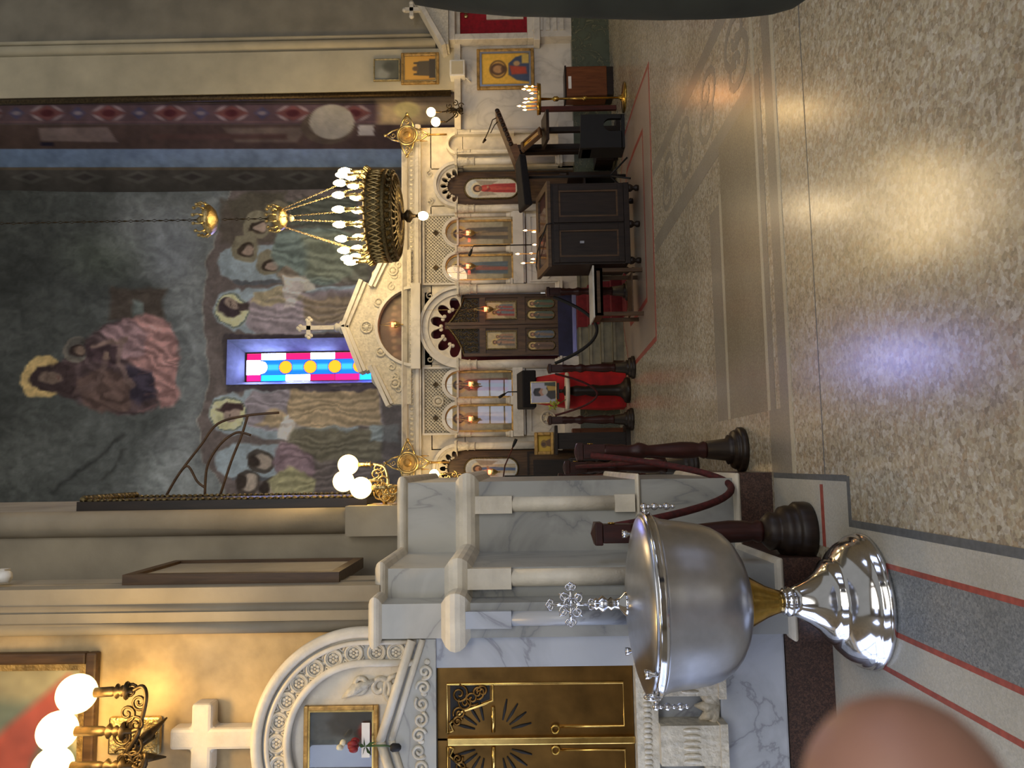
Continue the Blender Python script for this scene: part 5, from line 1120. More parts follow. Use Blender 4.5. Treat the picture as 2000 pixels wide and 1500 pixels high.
for k in range(6):
    a = 2*PI*k/6+.35; p0, p1 = Vector((xch+.13*cos(a), yc+.13*sin(a), zh-.05)), Vector((xch+.59*cos(a), yc+.59*sin(a), 3.46)); m = MB(); n = 30
    for i in range(n):
        q = p0.lerp(p1, (i+.5)/n); d = (p1-p0).normalized()*.022; s_ = d.orthogonal().normalized()*.011; s_ = s_ if i % 2 else d.normalized().cross(s_)
        m.tube([q-d, q+s_, q+d, q-s_], .0045, 4, True)
    m.build('chain', 'gold', t)
def hub(z, r, nm):
    m = MB(); m.lathe([(.02, z+.16), (.05, z+.12), (.10, z+.07), (r, z+.02), (r*1.05, z-.02), (r*.8, z-.07), (r*.4, z-.10), (.03, z-.12)], c, 24)
    for k in range(12): a = 2*PI*k/12; m.tube([(xch+r*cos(a), yc+r*sin(a), z), (xch+r*1.25*cos(a), yc+r*1.25*sin(a), z+.06), (xch+r*1.1*cos(a), yc+r*1.1*sin(a), z+.13)], .014, 5); m.ball((xch+r*1.1*cos(a), yc+r*1.1*sin(a), z+.13), .025, 6)
    return m.build(nm, 'gold', t)
h1 = hub(zh, .15, 'hub'); hub(zh2, .19, 'canopy')
m = MB(); m.lathe([(.0, zh-.2), (.035, zh-.18), (.05, zh-.15), (.02, zh-.12)], c, 12); m.build('bulb', 'ivory', h1)
m = MB(); n = 60
for i in range(n):
    z = zh+.14+(9.6-zh-.14)*(i+.5)/n
    if abs(z-zh2) < .14: continue
    d = .036*1.15; sx = .016; m.tube([(xch, yc, z-d), (xch+(sx if i % 2 else 0), yc+(0 if i % 2 else sx), z), (xch, yc, z+d), (xch-(sx if i % 2 else 0), yc-(0 if i % 2 else sx), z)], .006, 4, True)
m.build('main_chain', 'iron', t)
NB = 20
for k in range(NB):
    a = 2*PI*(k+.5)/NB; x, y = xch+Rr*cos(a), yc+Rr*sin(a)
    m = MB(); m.lathe([(.03, 3.42), (.04, 3.45), (.018, 3.47), (.018, 3.52), (.03, 3.535), (.018, 3.55), (.018, 3.665), (.032, 3.672), (.02, 3.68)], (x, y, 0), 10); s_ = m.build('candle_socket', 'gold', t)
    m = MB(); m.lathe([(.016, 3.675), (.036, 3.70), (.047, 3.735), (.041, 3.785), (.018, 3.83), (0, 3.84)], (x, y, 0), 12); m.build('bulb', 'bulb', s_)

# ---- globe sconces
def smooth(pts, k=6):
    P = [Vector(p) for p in pts]; n = len(P); o = []
    for i in range(n-1):
        p0, p1, p2, p3 = P[max(i-1, 0)], P[i], P[i+1], P[min(i+2, n-1)]
        for j in range(k): q = j/k; o.append(.5*((2*p1)+(p2-p0)*q+(2*p0-5*p1+4*p2-p3)*q*q+(3*p1-p0-3*p2+p3)*q**3))
    return o+[P[-1]]
def globe(t, p, r, arm_pts, sleeve, d=Vector((0, 0, 1)), mat='gold', gm='globe'):
    p = Vector(p); d = d.normalized()
    m = MB(); m.tube(smooth(arm_pts), .010, 7); e = Vector(arm_pts[-1])
    a = m.build('arm', mat, t)
    m = MB(); L = (p-d*r*.9-e).length
    fr = [0, .12, .16, .22, .28, .34, .40, .46, .52, 1.0]; rr = [.012, .012, .042, .014, .026, .014, .034, .016, .022, .022]
    m.tube([e+(p-d*r*.9-e)*f for f in fr], [q*sleeve for q in rr], 12); m.build('candle_sleeve', mat, a)
    m = MB(); m.ball(p, r, 24); m.build('globe', gm, a)
ysc = D4-.30; t = thing('wall_sconce', 'gilt three-globe wall sconce with scrolled arms above the white stone cross', 'wall lamp', (W(66, 266, D4)[0], D4-.02, W(66, 320, D4)[2]))
x0, x1, z0, z1 = R(29, 216, 103, 318, D4); xm, zm = (x0+x1)/2, W(62, 262, D4)[2]
m = MB(); m.box(x0, x1, D4-.03, D4-.0, z0+.0, z1); m.build('back_plate', 'gold', t, bevel=.012)
m = MB(); hb = W(66, 262, ysc+.1); m.tube([(xm, D4-.03, hb[2]), (xm, ysc+.1, hb[2])], .02, 10); m.ball((xm, ysc+.08, hb[2]), .038, 12)
for k in range(4): a = PI/4+k*PI/2; m.tube([(xm, ysc+.06, hb[2]), (xm+.07*cos(a), ysc+.12, hb[2]+.07*sin(a)), (xm+.13*cos(a), D4-.05, hb[2]+.12*sin(a))], [.012, .024, .004], 6)
m.build('hub', 'iron', t)
for (u, v), (su, sv) in (((145, 150), (152, 252)), ((72, 112), (72, 250)), ((2, 103), (4, 250))):
    p = W(u, v, ysc); e = W(su, sv+8, ysc); h = Vector((xm, ysc+.08, hb[2])); E_ = Vector(e)
    side_ = 1 if u > 100 else (-1 if u < 40 else 0)
    arm = [h, h+Vector((side_*.05, -.02, -.03)), E_+Vector((-side_*.05, 0, -.06)), E_+Vector((side_*.015, 0, -.045)), E_] if side_ else [h, h+Vector((0, -.05, .0)), E_+Vector((0, 0, -.03)), E_]
    globe(t, p, .088, arm, 1.0, Vector(p)-Vector(e), 'iron')
    if side_:
        m = MB()
        for q in range(6): cc = h.lerp(E_, .12+.17*q); m.tube(spiral((cc.x, ysc+.02, cc.z-.03+.05*(q % 2)), .05-.003*q, 1.5, 20, q, .15, 'y', side_*(1 if q % 2 else -1)), .007, 5)
        m.build('scrollwork', 'iron', t)
# cluster on the nave side of the left pier
xw = xu; t = thing('wall_sconce', 'gilt sconce with a cluster of three glowing globes on the side of the left pier', 'wall lamp', (xw, 4.85, W(515, 775, 4.85)[2]))
m = MB(); za, zb2 = W(520, 772, 4.85)[2], W(520, 722, 4.85)[2]; m.box(xw, xw+.02, 4.75, 4.97, za, zb2); m.build('back_plate', 'gold', t, bevel=.006)
hb = Vector((xw+.05, 4.85, W(530, 752, 4.85)[2]))
m = MB(); m.tube([(xw+.01, 4.85, hb.z), hb], .015, 8); m.ball(hb, .025, 10); m.build('hub', 'gold', t)
for (u, v), yy in (((592, 680), 4.95), ((560, 671), 4.80), ((547, 705), 4.66)):
    p = Vector(W(u, v, yy)); e = p-Vector((0, 0, .16)); globe(t, p, .066, [hb, hb.lerp(e, .4)+Vector((0, 0, -.05)), hb.lerp(e, .8)+Vector((.02, 0, -.06)), e], .6, Vector((0, 0, 1)))
    m = MB()
    for q in range(5): cc = hb.lerp(e, .1+.2*q); m.tube(spiral((cc.x, cc.y, cc.z-.03+.03*(q % 2)), .042, 1.5, 18, q*1.3, .15, 'y', 1 if q % 2 else -1), .006, 5)
    m.build('scrollwork', 'gold', t)
def bulb_sconce(u, v, Y, pts, label, base, armmat):
    b = Vector(W(base[0], base[1], Y)); t = thing('wall_sconce', label, 'wall lamp', tuple(b))
    m = MB(); m.lathe([(.03, -.1), (.05, -.05), (.02, 0), (.045, .06), (.02, .1)], tuple(b), 12); m.build('back_plate', armmat, t)
    for (pu, pv), yy in pts:
        p = Vector(W(pu, pv, yy)); e = p-Vector((0, 0, .15)); globe(t, p, .07, [b, b.lerp(e, .5)+Vector((0, -.02, -.06)), e+Vector((0, 0, -.02)), e], .6, Vector((0, 0, 1)), armmat, 'globe_far')
    m = MB()
    for q in range(6): a = q*1.05; m.tube(spiral((b.x+.09*cos(a), b.y-.05, b.z+.02+.10*sin(a)), .05, 1.2, 14, q, .15, 'y', 1 if q % 2 else -1), .009, 5)
    m.build('scrollwork', armmat, t); return t
bulb_sconce(0, 0, YI-.1, (((1281, 842), YI-.32), ((1262, 851), YI-.34)), 'two-globe scroll sconce glowing at the right end of the marble screen', (1285, 892), 'iron')
bulb_sconce(0, 0, YI-.15, (((574, 848), YI-.35), ((560, 851), YI-.38)), 'small gilt two-globe sconce glowing low behind the left pier', (562, 890), 'gold')
# ---- hanging vigil lamps
def vigil(u, v, Y, vtop, label, s=1.0):
    x, _, z = W(u, v, Y); zt = W(u, vtop, Y)[2]; t = thing('vigil_lamp', label, 'hanging lamp', (x, Y, z-.14*s), 'vigil lamps of the icon screen')
    m = MB(); m.lathe([(.0, -.14*s), (.012, -.12*s), (.008, -.1*s), (.03*s, -.07*s), (.05*s, -.03*s), (.055*s, .0), (.05*s, .005), (.05*s, -.02*s), (0, -.03*s)], (x, Y, z), 16); m.build('lamp_bowl', 'gold', t)
    m = MB(); m.lathe([(.02*s, -.02*s), (.034*s, .02*s), (.036*s, .05*s), (.0, .05*s)], (x, Y, z), 12); m.build('glass_cup', 'vigil', t)
    m = MB()
    for k in range(3): a = k*2.09; m.tube([(x+.053*s*cos(a), Y+.053*s*sin(a), z), (x, Y, min(zt-.01, z+.24))], .003, 4)
    m.tube([(x, Y, min(zt-.01, z+.23)), (x, Y, zt)], .003, 4); m.build('chains', 'gold', t)
for u, v, l in ((1045, 917, 'red vigil lamp hanging before the grey-robed saint icon'), (980, 917, 'red vigil lamp hanging before the blue-robed saint icon'), (750, 922, 'red vigil lamp hanging before the russet-robed saint icon'), (682, 922, 'red vigil lamp hanging before the ochre-robed saint icon')): vigil(u, v, YI-.10, 866, l)
vigil(578, 960, YI-.12, 866, 'vigil lamp hanging before the left side door'); vigil(866, 771, YI-.11, 741, 'red vigil lamp hanging in the lunette of the pediment')
vigil(896, 952, YI-.12, 826, 'vigil lamp glowing before the right royal door leaf')
# ---- gilt processional fans at the ends of the screen
def fan(u, v, label):
    Y = YI-.14; x, _, z = W(u, v, Y); t = thing('processional_fan', label, 'processional fan', (x, Y, z-.38), 'gilt processional fans')
    m = MB(); m.ring((x, Y, z), .15, .02, 'y', 32, 8); m.ring((x, Y-.01, z), .12, .008, 'y', 32, 6)
    for k in range(4):
        a = k*PI/2+PI/4*0
        for sg in (-1, 1): m.tube([(x+.15*cos(a+sg*.78), Y, z+.15*sin(a+sg*.78)), (x+.24*cos(a+sg*.3), Y, z+.24*sin(a+sg*.3)), (x+.33*cos(a), Y, z+.33*sin(a))], .014, 6)
        m.ball((x+.34*cos(a), Y, z+.34*sin(a)), .028, 8); m.tube(spiral((x+.215*cos(a), Y, z+.215*sin(a)), .045, 1.2, 14, a, .2), .009, 5)
    m.build('gilt_rim', 'gold', t)
    m = MB(); pl = [(x+.145*cos(2*PI*i/28), z+.145*sin(2*PI*i/28)) for i in range(28)]; m.prism(pl, Y-.006, Y+.006)
    m.ball((x, Y-.01, z), .06, 10, (1, .25, 1)); m.build('embossed_disc', 'gold_dull', t)
    m = MB(); m.tube([(x, Y, z-.34), (x, Y, z-.62)], .016, 8)
    for dx in (-.1, .0, .1): m.tube([(x+dx, Y, z-.3+abs(dx)), (x+dx, Y, z-.42+abs(dx))], [.012, .004], 6)
    m.build('staff', 'gold_dull', t)
fan(1236, 795, 'round gilt fan in a lozenge at the right end of the screen cornice'); fan(596, 796, 'round gilt fan in a lozenge above the left side door')

# ---- pictures on the right-hand pilaster and shrine
def bluefig(p, h):
    p.grad(0, (238, 190, 74), h, (228, 176, 66)); p.poly([(12, h), (18, h*.72), (34, h*.56), (66, h*.56), (84, h*.7), (96, h)], (66, 80, 108), 4); p.poly([(34, h*.62), (60, h*.58), (56, h*.9), (36, h*.92)], (176, 74, 52), 5)
    p.ell(50, h*.36, 26, 24, (110, 84, 50), 3); p.ell(50, h*.36, 22, 20, (206, 160, 80), 3); p.ell(50, h*.35, 17, 20, (92, 66, 44), 4); p.ell(50, h*.36, 11, 14, (188, 144, 96), 4); p.ell(50, h*.47, 10, 8, (88, 62, 42), 4, .8); p.ell(66, h*.72, 7, 9, (196, 160, 112), 4); p.rect(66, h*.82, 92, h*.96, (206, 176, 90), 4); p.mottle(8, .08)
def seated(p, h): p.grad(0, (222, 170, 78), h, (206, 152, 66)); p.poly([(20, h), (24, h*.46), (36, h*.40), (64, h*.40), (78, h*.46), (80, h)], (92, 82, 64), 4); p.poly([(26, h*.3), (32, h*.3), (34, h*.46), (24, h*.46)], (84, 74, 58), 3); p.poly([(68, h*.3), (74, h*.3), (76, h*.46), (66, h*.46)], (84, 74, 58), 3); p.ell(50, h*.36, 9, 11, (110, 88, 62), 4); p.rect(14, h*.78, 86, h, (74, 66, 54), 4)
def mirror_(p, h): p.grad(0, (142, 144, 132), h, (92, 92, 76)); p.ell(30, h*.35, 30, 30, (176, 176, 164), 20, .7); p.ell(66, h*.6, 26, 30, (70, 70, 58), 16, .6)
framed('framed_icon', 'large gilt-framed icon of a half-length figure in blue on gold, low on the right pilaster', 'icon', 1327, 931, 1406, 1043, YW-.09, .05, 'gold_dull', .05, bluefig, (50, 70), inner=(.03, 'silver'))
framed('framed_icon', 'gold icon of an enthroned dark figure in a gilt frame, above the white speaker box', 'icon', 1337, 783, 1398, 857, YW-.05, .045, 'gold_dull', .05, seated, inner=(.012, 'gold'))
framed('framed_icon', 'small silvered icon in a bright thin gold frame, uppermost on the right pilaster', 'icon', 1343, 729, 1386, 781, YW-.05, .022, 'gold', .04, mirror_, glass=True)
x0, x1, z0, z1 = R(1352, 878, 1384, 908, YW-.2); m = MB(); m.box(x0, x1, YW-.2, YW, z0, z1)
t = thing('wall_speaker', 'white wall speaker box between the icons on the right pilaster', 'speaker', ((x0+x1)/2, YW, z0)); m.build('cabinet', 'white', t, bevel=.012); m = MB(); m.box(x0+.03, x1-.03, YW-.205, YW-.19, z0+.03, z1-.03); m.build('grille', 'plaster_cream', t); m = MB(); m.tube([(x0+.02, YW-.1, z0), (x0-.03, YW-.05, z0-.08)], .012, 6); m.build('bracket', 'white', t)
ys = YW-.25
def SX(u, v): q = W(u, v, ys); return q[0], q[2]
t = thing('marble_shrine', 'white marble gabled shrine holding a crimson panel, at the far right edge', 'shrine', (SX(1490, 1100)[0], YW, zp))
xl_, xr_ = SX(1424, 960)[0], SX(1424, 960)[0]+1.5; xc_ = (xl_+xr_)/2; z5, z6 = SX(1450, 1042)[1], SX(1450, 876)[1]
m = MB(); frame(m, xl_, xr_, z5, z6, .10, ys, YW); m.box(xl_-.06, xr_+.06, ys-.06, YW, z5-.1, z5); m.build('marble_frame', 'marble', t, bevel=.008)
m = MB(); za = SX(1420, 862)[1]; m.prism([(xl_-.1, z6), (xr_+.1, z6), (xr_+.1, z6+.08), (xc_, z6+.52), (xl_-.1, z6+.08)], ys-.05, YW); m.build('gable', 'carved', t)
m = MB(); rake((xc_, z6+.58), (xl_-.16, z6+.10), .07, ys-.12, YW); rake((xc_, z6+.58), (xr_+.16, z6+.10), .07, ys-.12, YW); m.build('gable_moulding', 'marble', t)
m = MB(); m.box(xl_+.1, xr_-.1, YW-.07, YW-.02, z5+.1, z6-.1); vp = m.build('velvet_panel', 'red_velvet', t)
m = MB(); a0, a1, b0, b1 = R(1462, 950, 1484, 1022, YW-.08); m.box(a0, a0+.9, YW-.09, YW-.07, b0, b1); m.build('cream_scroll', 'cream', vp)
m = MB(); q = W(1478, 910, YW-.08); m.ball((q[0], YW-.09, q[2]), .05, 8, (1, .3, 1)); [m.ball((q[0]+.09*cos(a), YW-.09, q[2]+.09*sin(a)), .035, 8, (1, .3, 1)) for a in (0, PI/2, PI, -PI/2)]; m.build('gilt_emblem', 'gold', vp)
m = MB(); m.box(xl_+.02, xr_-.02, ys, YW, zp, z5-.1)
for k in range(5): z = zp+.12+k*.11; m.box(xl_+.12, xr_-.12, ys-.025, ys, z, z+.06)
m.build('fluted_base', 'marble', t)
q = W(1484, 803, ys); t2 = thing('stone_cross', 'small white stone cross standing on the gable corner at the far right', 'cross', (q[0], ys+.05, z6+.1))
m = MB(); m.box(q[0]-.03, q[0]+.03, ys+.02, ys+.08, z6+.1, q[2]+.1); m.box(q[0]-.1, q[0]+.1, ys+.02, ys+.08, q[2]-.03, q[2]+.03); m.ball((q[0], ys+.05, q[2]+.11), .04, 8); m.ball((q[0]-.11, ys+.05, q[2]), .04, 8); m.ball((q[0]+.11, ys+.05, q[2]), .04, 8); m.build('cross', 'marble', t2)

# ---- shrine on the near left: carved marble arch, brass doors
Ys = D4-.10
def S_(u, v): q = W(u, v, Ys); return q[0], q[2]
ac = S_(50, 711); k_ = Ys/FL; Ro, Ri = 212*k_, 140*k_
t = thing('marble_shrine', 'white marble arched shrine with carved bands around brass doors, at the near left', 'shrine', (ac[0], D4, W(50, 1420, D4)[2])); TS = t
zj = S_(50, 806)[1]
m = MB(); m.arc(ac[0], ac[1], Ri, Ro-.02, 0, PI, Ys, D4+.02, 48); m.box(ac[0]+Ri, ac[0]+Ro-.02, Ys, D4+.02, zj-.05, ac[1]); m.box(ac[0]-Ro+.02, ac[0]-Ri, Ys, D4+.02, zj-.05, ac[1]); m.build('arch_band', 'pale_marble', t)
m = MB()
def arch_tube(r, w): m.tube([(ac[0]+r, Ys-.01, zj-.02)]+[(ac[0]+r*cos(PI*i/48), Ys-.01, ac[1]+r*sin(PI*i/48)) for i in range(49)]+[(ac[0]-r, Ys-.01, zj-.02)], w, 8)
arch_tube(Ro-.025, .028); arch_tube(Ro-.075, .012); arch_tube(Ri+.012, .018); m.build('arch_moulding', 'cream', t)
m = MB(); rm = (Ri+Ro-.06)/2
def rosette(x, z, r):
    m.ring((x, Ys-.004, z), r, .0075, 'y', 22, 6); m.ring((x, Ys-.004, z), r*.78, .004, 'y', 20, 5)
    for q in range(6): a = q*PI/3; m.ball((x+r*.42*cos(a), Ys-.002, z+r*.42*sin(a)), r*.24, 6, (1, .35, 1))
    m.ball((x, Ys-.004, z), r*.16, 6, (1, .5, 1))
n = 13
for i in range(n):
    a = PI*(i+.5)/n-.0; rosette(ac[0]+rm*cos(a), ac[1]+rm*sin(a), .040)
    if i: a2 = PI*i/n; [m.ball((ac[0]+(rm+d)*cos(a2), Ys-.002, ac[1]+(rm+d)*sin(a2)), .011, 6, (1, .5, 1)) for d in (-.045, 0, .045)]
    for d in (-.05, .05): m.tube([(ac[0]+(rm+d*f)*cos(a+g), Ys-.003, ac[1]+(rm+d*f)*sin(a+g)) for f, g in ((.4, -.12), (1.05, -.06), (1.0, 0), (1.05, .06), (.4, .12))], .005, 5)
for z in (ac[1]-.06, ac[1]-.155): rosette(ac[0]+rm, z, .040); rosette(ac[0]-rm, z, .040)
m.build('carved_roundels', 'carved', t)
m = MB(); n = 24; m.prism([(ac[0]+Ri*cos(PI*i/n), ac[1]+Ri*sin(PI*i/n)) for i in range(n+1)]+[(ac[0]-Ri, zj-.1), (ac[0]+Ri, zj-.1)], Ys+.03, Ys+.05); m.build('tympanum', 'cream', t)
m = MB()
for sg in (1, -1):
    for (du, dv, r, tn, a0) in ((98, 775, .075, 1.5, 0), (112, 700, .05, 1.2, 2), (80, 795, .05, 1.3, 3), (105, 740, .055, 1.2, 4)):
        q = S_(50+sg*du, dv); m.tube(spiral((q[0], Ys+.022, q[1]), r, tn, 22, a0 if sg > 0 else PI-a0, .15, 'y', sg), .014, 6)
    m.tube([(S_(50+sg*84, 690)[0], Ys+.02, S_(50, 665)[1]), (S_(50+sg*102, 690)[0], Ys+.02, S_(50, 690)[1]), (S_(50+sg*118, 720)[0], Ys+.02, S_(50, 730)[1])], [.004, .03, .012], 6)
m.build('carved_foliage', 'carved', t)
ga, gb = S_(57, 745), S_(252, 806); m = MB()
for sg in (1, -1):
    a, b = (ga[0], ga[1]), (ga[0]+sg*(gb[0]-ga[0]), gb[1]); m.tube([(a[0], Ys-.03, a[1]), (b[0], Ys-.03, b[1])], .022, 8); m.tube([(a[0], Ys-.015, a[1]-.05), (b[0], Ys-.015, b[1]-.05)], .016, 8)
m.build('low_gable_moulding', 'cream', t)
zl0 = S_(120, 852)[1]; m = MB(); g2 = lambda sg: (ga[0]+sg*(gb[0]-ga[0]), gb[1]); m.prism([g2(-1), (g2(-1)[0], zl0), (g2(1)[0], zl0), g2(1), ga], Ys-.01, D4+.02); m.build('lintel', 'pale_marble', t)
m = MB()
for k in range(10):
    u = 50+(k-4.5)*31; q = S_(u, 832-14*(1-abs(k-4.5)/5)); m.tube(spiral((q[0], Ys-.015, q[1]), .036, 1.4, 18, k, .15, 'y', 1 if k % 2 else -1), .008, 6); m.ball((q[0]+.045, Ys-.012, q[1]-.01), .016, 6, (1, .5, 1))
m.build('lintel_foliage', 'carved', t)
xj0, xj1 = S_(198, 1050)[0], S_(256, 1050)[0]; zdb = S_(120, 1240)[1]; xdc = S_(53, 1050)[0]
for nm, a, b in (('jamb', xj0, xj1), ('jamb', 2*xdc-xj1, 2*xdc-xj0)): m = MB(); m.box(a, b, Ys, D4+.02, zdb-.02, gb[1]-.02); m.build(nm, 'daylit_marble', t)
zsl = S_(120, 1282)[1]; m = MB(); m.box(2*xdc-xj1, xj1, Ys-.05, D4, zsl, zdb)
for k in range(40): m.ball((2*xdc-xj1+.02+k*(2*(xj1-xdc)-.04)/39, Ys-.052, (zsl+zdb)/2), .013, 5, (1, .4, 1.6))
m.build('carved_sill', 'carved', t)
zbr = S_(120, 1408)[1]; m = MB(); m.box(2*xdc-xj1, xj1, Ys+.03, D4, zbr-.03, zsl); m.build('apron', 'daylit_marble', t)
for u in (58, 190, -74):
    q = S_(u, 1340)[0]; m = MB(); m.box(q-.09, q+.09, Ys-.10, Ys+.03, zbr+.03, zsl); m.box(q-.10, q+.10, Ys-.12, Ys+.03, zbr, zbr+.035)
    for k in range(6): m.ball((q-.07+k*.028, Ys-.10, (zbr+zsl)/2+.01), .016, 6, (.7, .5, 2.6))
    m.build('bracket', 'carved', t)
for u in (124, -8):
    q = S_(u, 1370); m = MB()
    for k in range(5): a = PI*(k+.5)/5; m.tube([(q[0], Ys-.0, zbr+.02), (q[0]+.07*cos(a), Ys-.03, zbr+.03+.05*sin(a)), (q[0]+.11*cos(a), Ys-.01, zbr+.03+.10*sin(a))], [.02, .03, .006], 6)
    m.build('carved_leaf', 'carved', t)
# brass doors
def brass_leaf(sg, label):
    w = xj0-xdc; x0, x1 = sorted((xdc+sg*.005, xdc+sg*(w-.003))); t = thing('brass_door', label, 'door', ((x0+x1)/2, Ys+.04, zdb), 'brass doors of the near-left shrine')
    Yd = Ys+.02; m = MB(); m.box(x0, x1, Yd+.012, Yd+.035, zdb+.003, zl0-.003); m.build('door_leaf', 'brass_door', t)
    X_ = lambda f: xdc+sg*w*f
    za, zb_, zc = zl0-.05, S_(150, 962)[1], zdb+.05
    m = MB(); r = .007
    m.tube([(X_(.09), Yd+.01, za), (X_(.75), Yd+.01, za), (X_(.75), Yd+.01, zc), (X_(.16), Yd+.01, zc), (X_(.16), Yd+.01, S_(70, 1090)[1])], r, 6)
    m.tube([(X_(.75), Yd+.01, zb_), (X_(.52), Yd+.01, zb_), (X_(.46), Yd+.01, zb_+.06), (X_(.38), Yd+.01, zb_+.15), (X_(.22), Yd+.01, zb_+.21), (X_(.12), Yd+.01, za-.03), (X_(.09), Yd+.01, za)], r, 6)
    m.tube([(X_(.10), Yd+.006, zb_), (X_(.44), Yd+.006, zb_)], .010, 6); m.build('raised_bead', 'brass_trim', t)
    m = MB(); poly = [(X_(.735), za-.015), (X_(.735), zb_+.015), (X_(.54), zb_+.015), (X_(.40), zb_+.15), (X_(.24), zb_+.215), (X_(.14), za-.015)]; m.prism(poly if sg > 0 else poly[::-1], Yd+.009, Yd+.0125); pp = m.build('pierced_corner', 'black', t)
    m = MB()
    for f, z, rr, kk in ((.62, za-.06, .045, 0), (.50, za-.09, .036, 1), (.36, za-.06, .032, 2), (.64, za-.15, .034, 3), (.56, zb_+.10, .036, 4), (.25, za-.05, .025, 5), (.66, zb_+.05, .028, 2)): m.tube(spiral((X_(f), Yd+.006, z), rr, 1.6, 20, kk, .15, 'y', sg*(1 if kk % 2 else -1)), .006, 5)
    m.build('scrolls', 'brass_door', pp)
    m = MB()
    for up_ in (1, -1):
        for k in range(4):
            a = (.22+.36*k)*up_ if True else 0; cx_, cz_ = X_(.10), zb_+.035*up_; L0, L1 = .055, .155; dx, dz = cos(a)*sg, sin(a)
            a2 = (.25+.37*k); dx, dz = sin(a2)*sg, cos(a2)*up_
            m.tube([(cx_+dx*L0, Yd+.010, cz_+dz*L0), (cx_+dx*(L0+L1)/2, Yd+.010, cz_+dz*(L0+L1)/2), (cx_+dx*L1, Yd+.010, cz_+dz*L1)], [.004, .008, .004], 5)
    m.build('ray_cutouts', 'black', t)
    if sg > 0:
        m = MB(); m.box(xdc-.022, xdc+.012, Yd-.012, Yd+.012, zdb+.0, za-.0); m.build('meeting_stile', 'brass_trim', t, bevel=.005)
    m = MB(); m.ring((X_(.14), Yd-.005, S_(60, 1085)[1]), .018, .005, 'y', 14, 6); m.build('ring_pull', 'brass', t)
brass_leaf(1, 'right leaf of the pierced brass doors in the near-left shrine'); brass_leaf(-1, 'left leaf of the pierced brass doors, cut by the frame edge')
def darkscene(p, h): p.grad(0, (64, 72, 74), h, (58, 50, 46)); p.ell(24, h*.5, 40, 40, (96, 106, 104), 30, .6); p.poly([(56, h*.62), (60, h*.36), (78, h*.3), (98, h*.45), (98, h), (48, h)], (48, 46, 38), 10); p.ell(62, h*.86, 16, 12, (128, 58, 52), 6); p.ell(40, h*.7, 14, 20, (92, 96, 92), 14, .7); p.mottle(10, .2)
framed('framed_picture', 'dark painting in a gilt and brown frame inside the carved marble arch', 'picture', -16, 592, 121, 738, Ys+.005, .022, 'gold_dull', .025, darkscene, (50, 50), inner=(.008, 'brass_trim'), glass=True)
m = MB(); a0, a1, b0, b1 = R(20, 706, 88, 722, Ys-.005); m.box(a0, a1, Ys-.004, Ys-.001, b0, b1); one(m, 'paper_slip', 'paper', 'white paper slip tucked into the lower frame edge of the dark painting', 'paper', bevel=.0005)
yro = Ys-.06; q = W(43, 770, yro)
t = thing('rose', 'single red rose on a green stem standing in a dark holder on the marble gable', 'flower', (q[0], yro, q[2]-.01))
m = MB(); m.tube([W(40, 778, yro), W(44, 750, yro), W(43, 715, yro)], .005, 6); m.build('stem', 'leaf', t)
m = MB(); b = Vector(W(43, 690, yro))
for k in range(9): a = k*2.4; r = .008+.0018*k; m.ball(b+Vector((r*cos(a), r*sin(a), .008-.002*k)), .016, 8, (1, 1, 1.3))
m.build('petals', 'rose', t); m = MB(); b = Vector(W(45, 666, yro)); [m.ball(b+Vector((.012*cos(k), .012*sin(k), .004*k-.01)), .014, 8) for k in range(5)]; m.build('pale_bud', 'cream_petal', t)
m = MB(); b = Vector(W(42, 714, yro)); [m.add([b, b+Vector((.02*cos(a)-.006, -.01, .02*sin(a))), b+Vector((.045*cos(a), 0, .045*sin(a)-.01)), b+Vector((.02*cos(a)+.006, .01, .02*sin(a)))], [(0, 1, 2, 3)]) for a in (.4, 1.4, 2.6, 3.6, 5.2)]; m.build('leaves', 'leaf', t)
m = MB(); m.lathe([(.008, -.02), (.018, -.01), (.02, .02), (.014, .03)], W(40, 775, yro), 12); m.box(W(40, 775, yro)[0]-.006, W(40, 775, yro)[0]+.006, yro, Ys-.03, W(40, 775, yro)[2]-.008, W(40, 775, yro)[2]+.004); m.build('holder', 'black', t)
# white stone cross over the arch
q0, q1, w0, w1 = R(36, 332, 78, 505, D4-.08); xm = (q0+q1)/2; zc0 = W(57, 393, D4-.08)[2]; hw = (q1-q0)/2
t = thing('stone_cross', 'large white stone cross standing on top of the near-left marble arch', 'cross', (xm, D4-.05, ac[1]+Ro-.01)); m = MB(); Yc = D4-.09
a_ = .165; e = hw
m.prism([(xm-e, ac[1]+Ro-.012), (xm+e, ac[1]+Ro-.012), (xm+e, zc0-e), (xm+a_, zc0-e), (xm+a_, zc0+e), (xm+e, zc0+e), (xm+e, w1), (xm-e, w1), (xm-e, zc0+e), (xm-a_, zc0+e), (xm-a_, zc0-e), (xm-e, zc0-e)], Yc, D4+.01); m.build('cross', 'cream', t, bevel=.016)
# big painting top left
def redpaint(p, h): p.grad(0, (140, 128, 92), h, (178, 164, 120)); p.poly([(100, 0), (0, 0), (0, h), (40, h), (70, h*.92)], (118, 124, 100), 10); p.poly([(20, h*.5), (60, h*.72), (92, h*.93), (80, h*.97), (50, h*.84), (20, h*.78)], (190, 90, 66), 6); p.poly([(40, h), (60, h*.9), (90, h), ], (196, 180, 130), 6); p.mottle(14, .12)
framed('framed_painting', 'large dark-framed painting with a red drape, half hidden by the three-globe sconce', 'painting', -140, -420, 221, 181, D4-.05, .055, 'frame_brown', .05, redpaint, (60, 80), inner=(.03, 'gold_dull'))
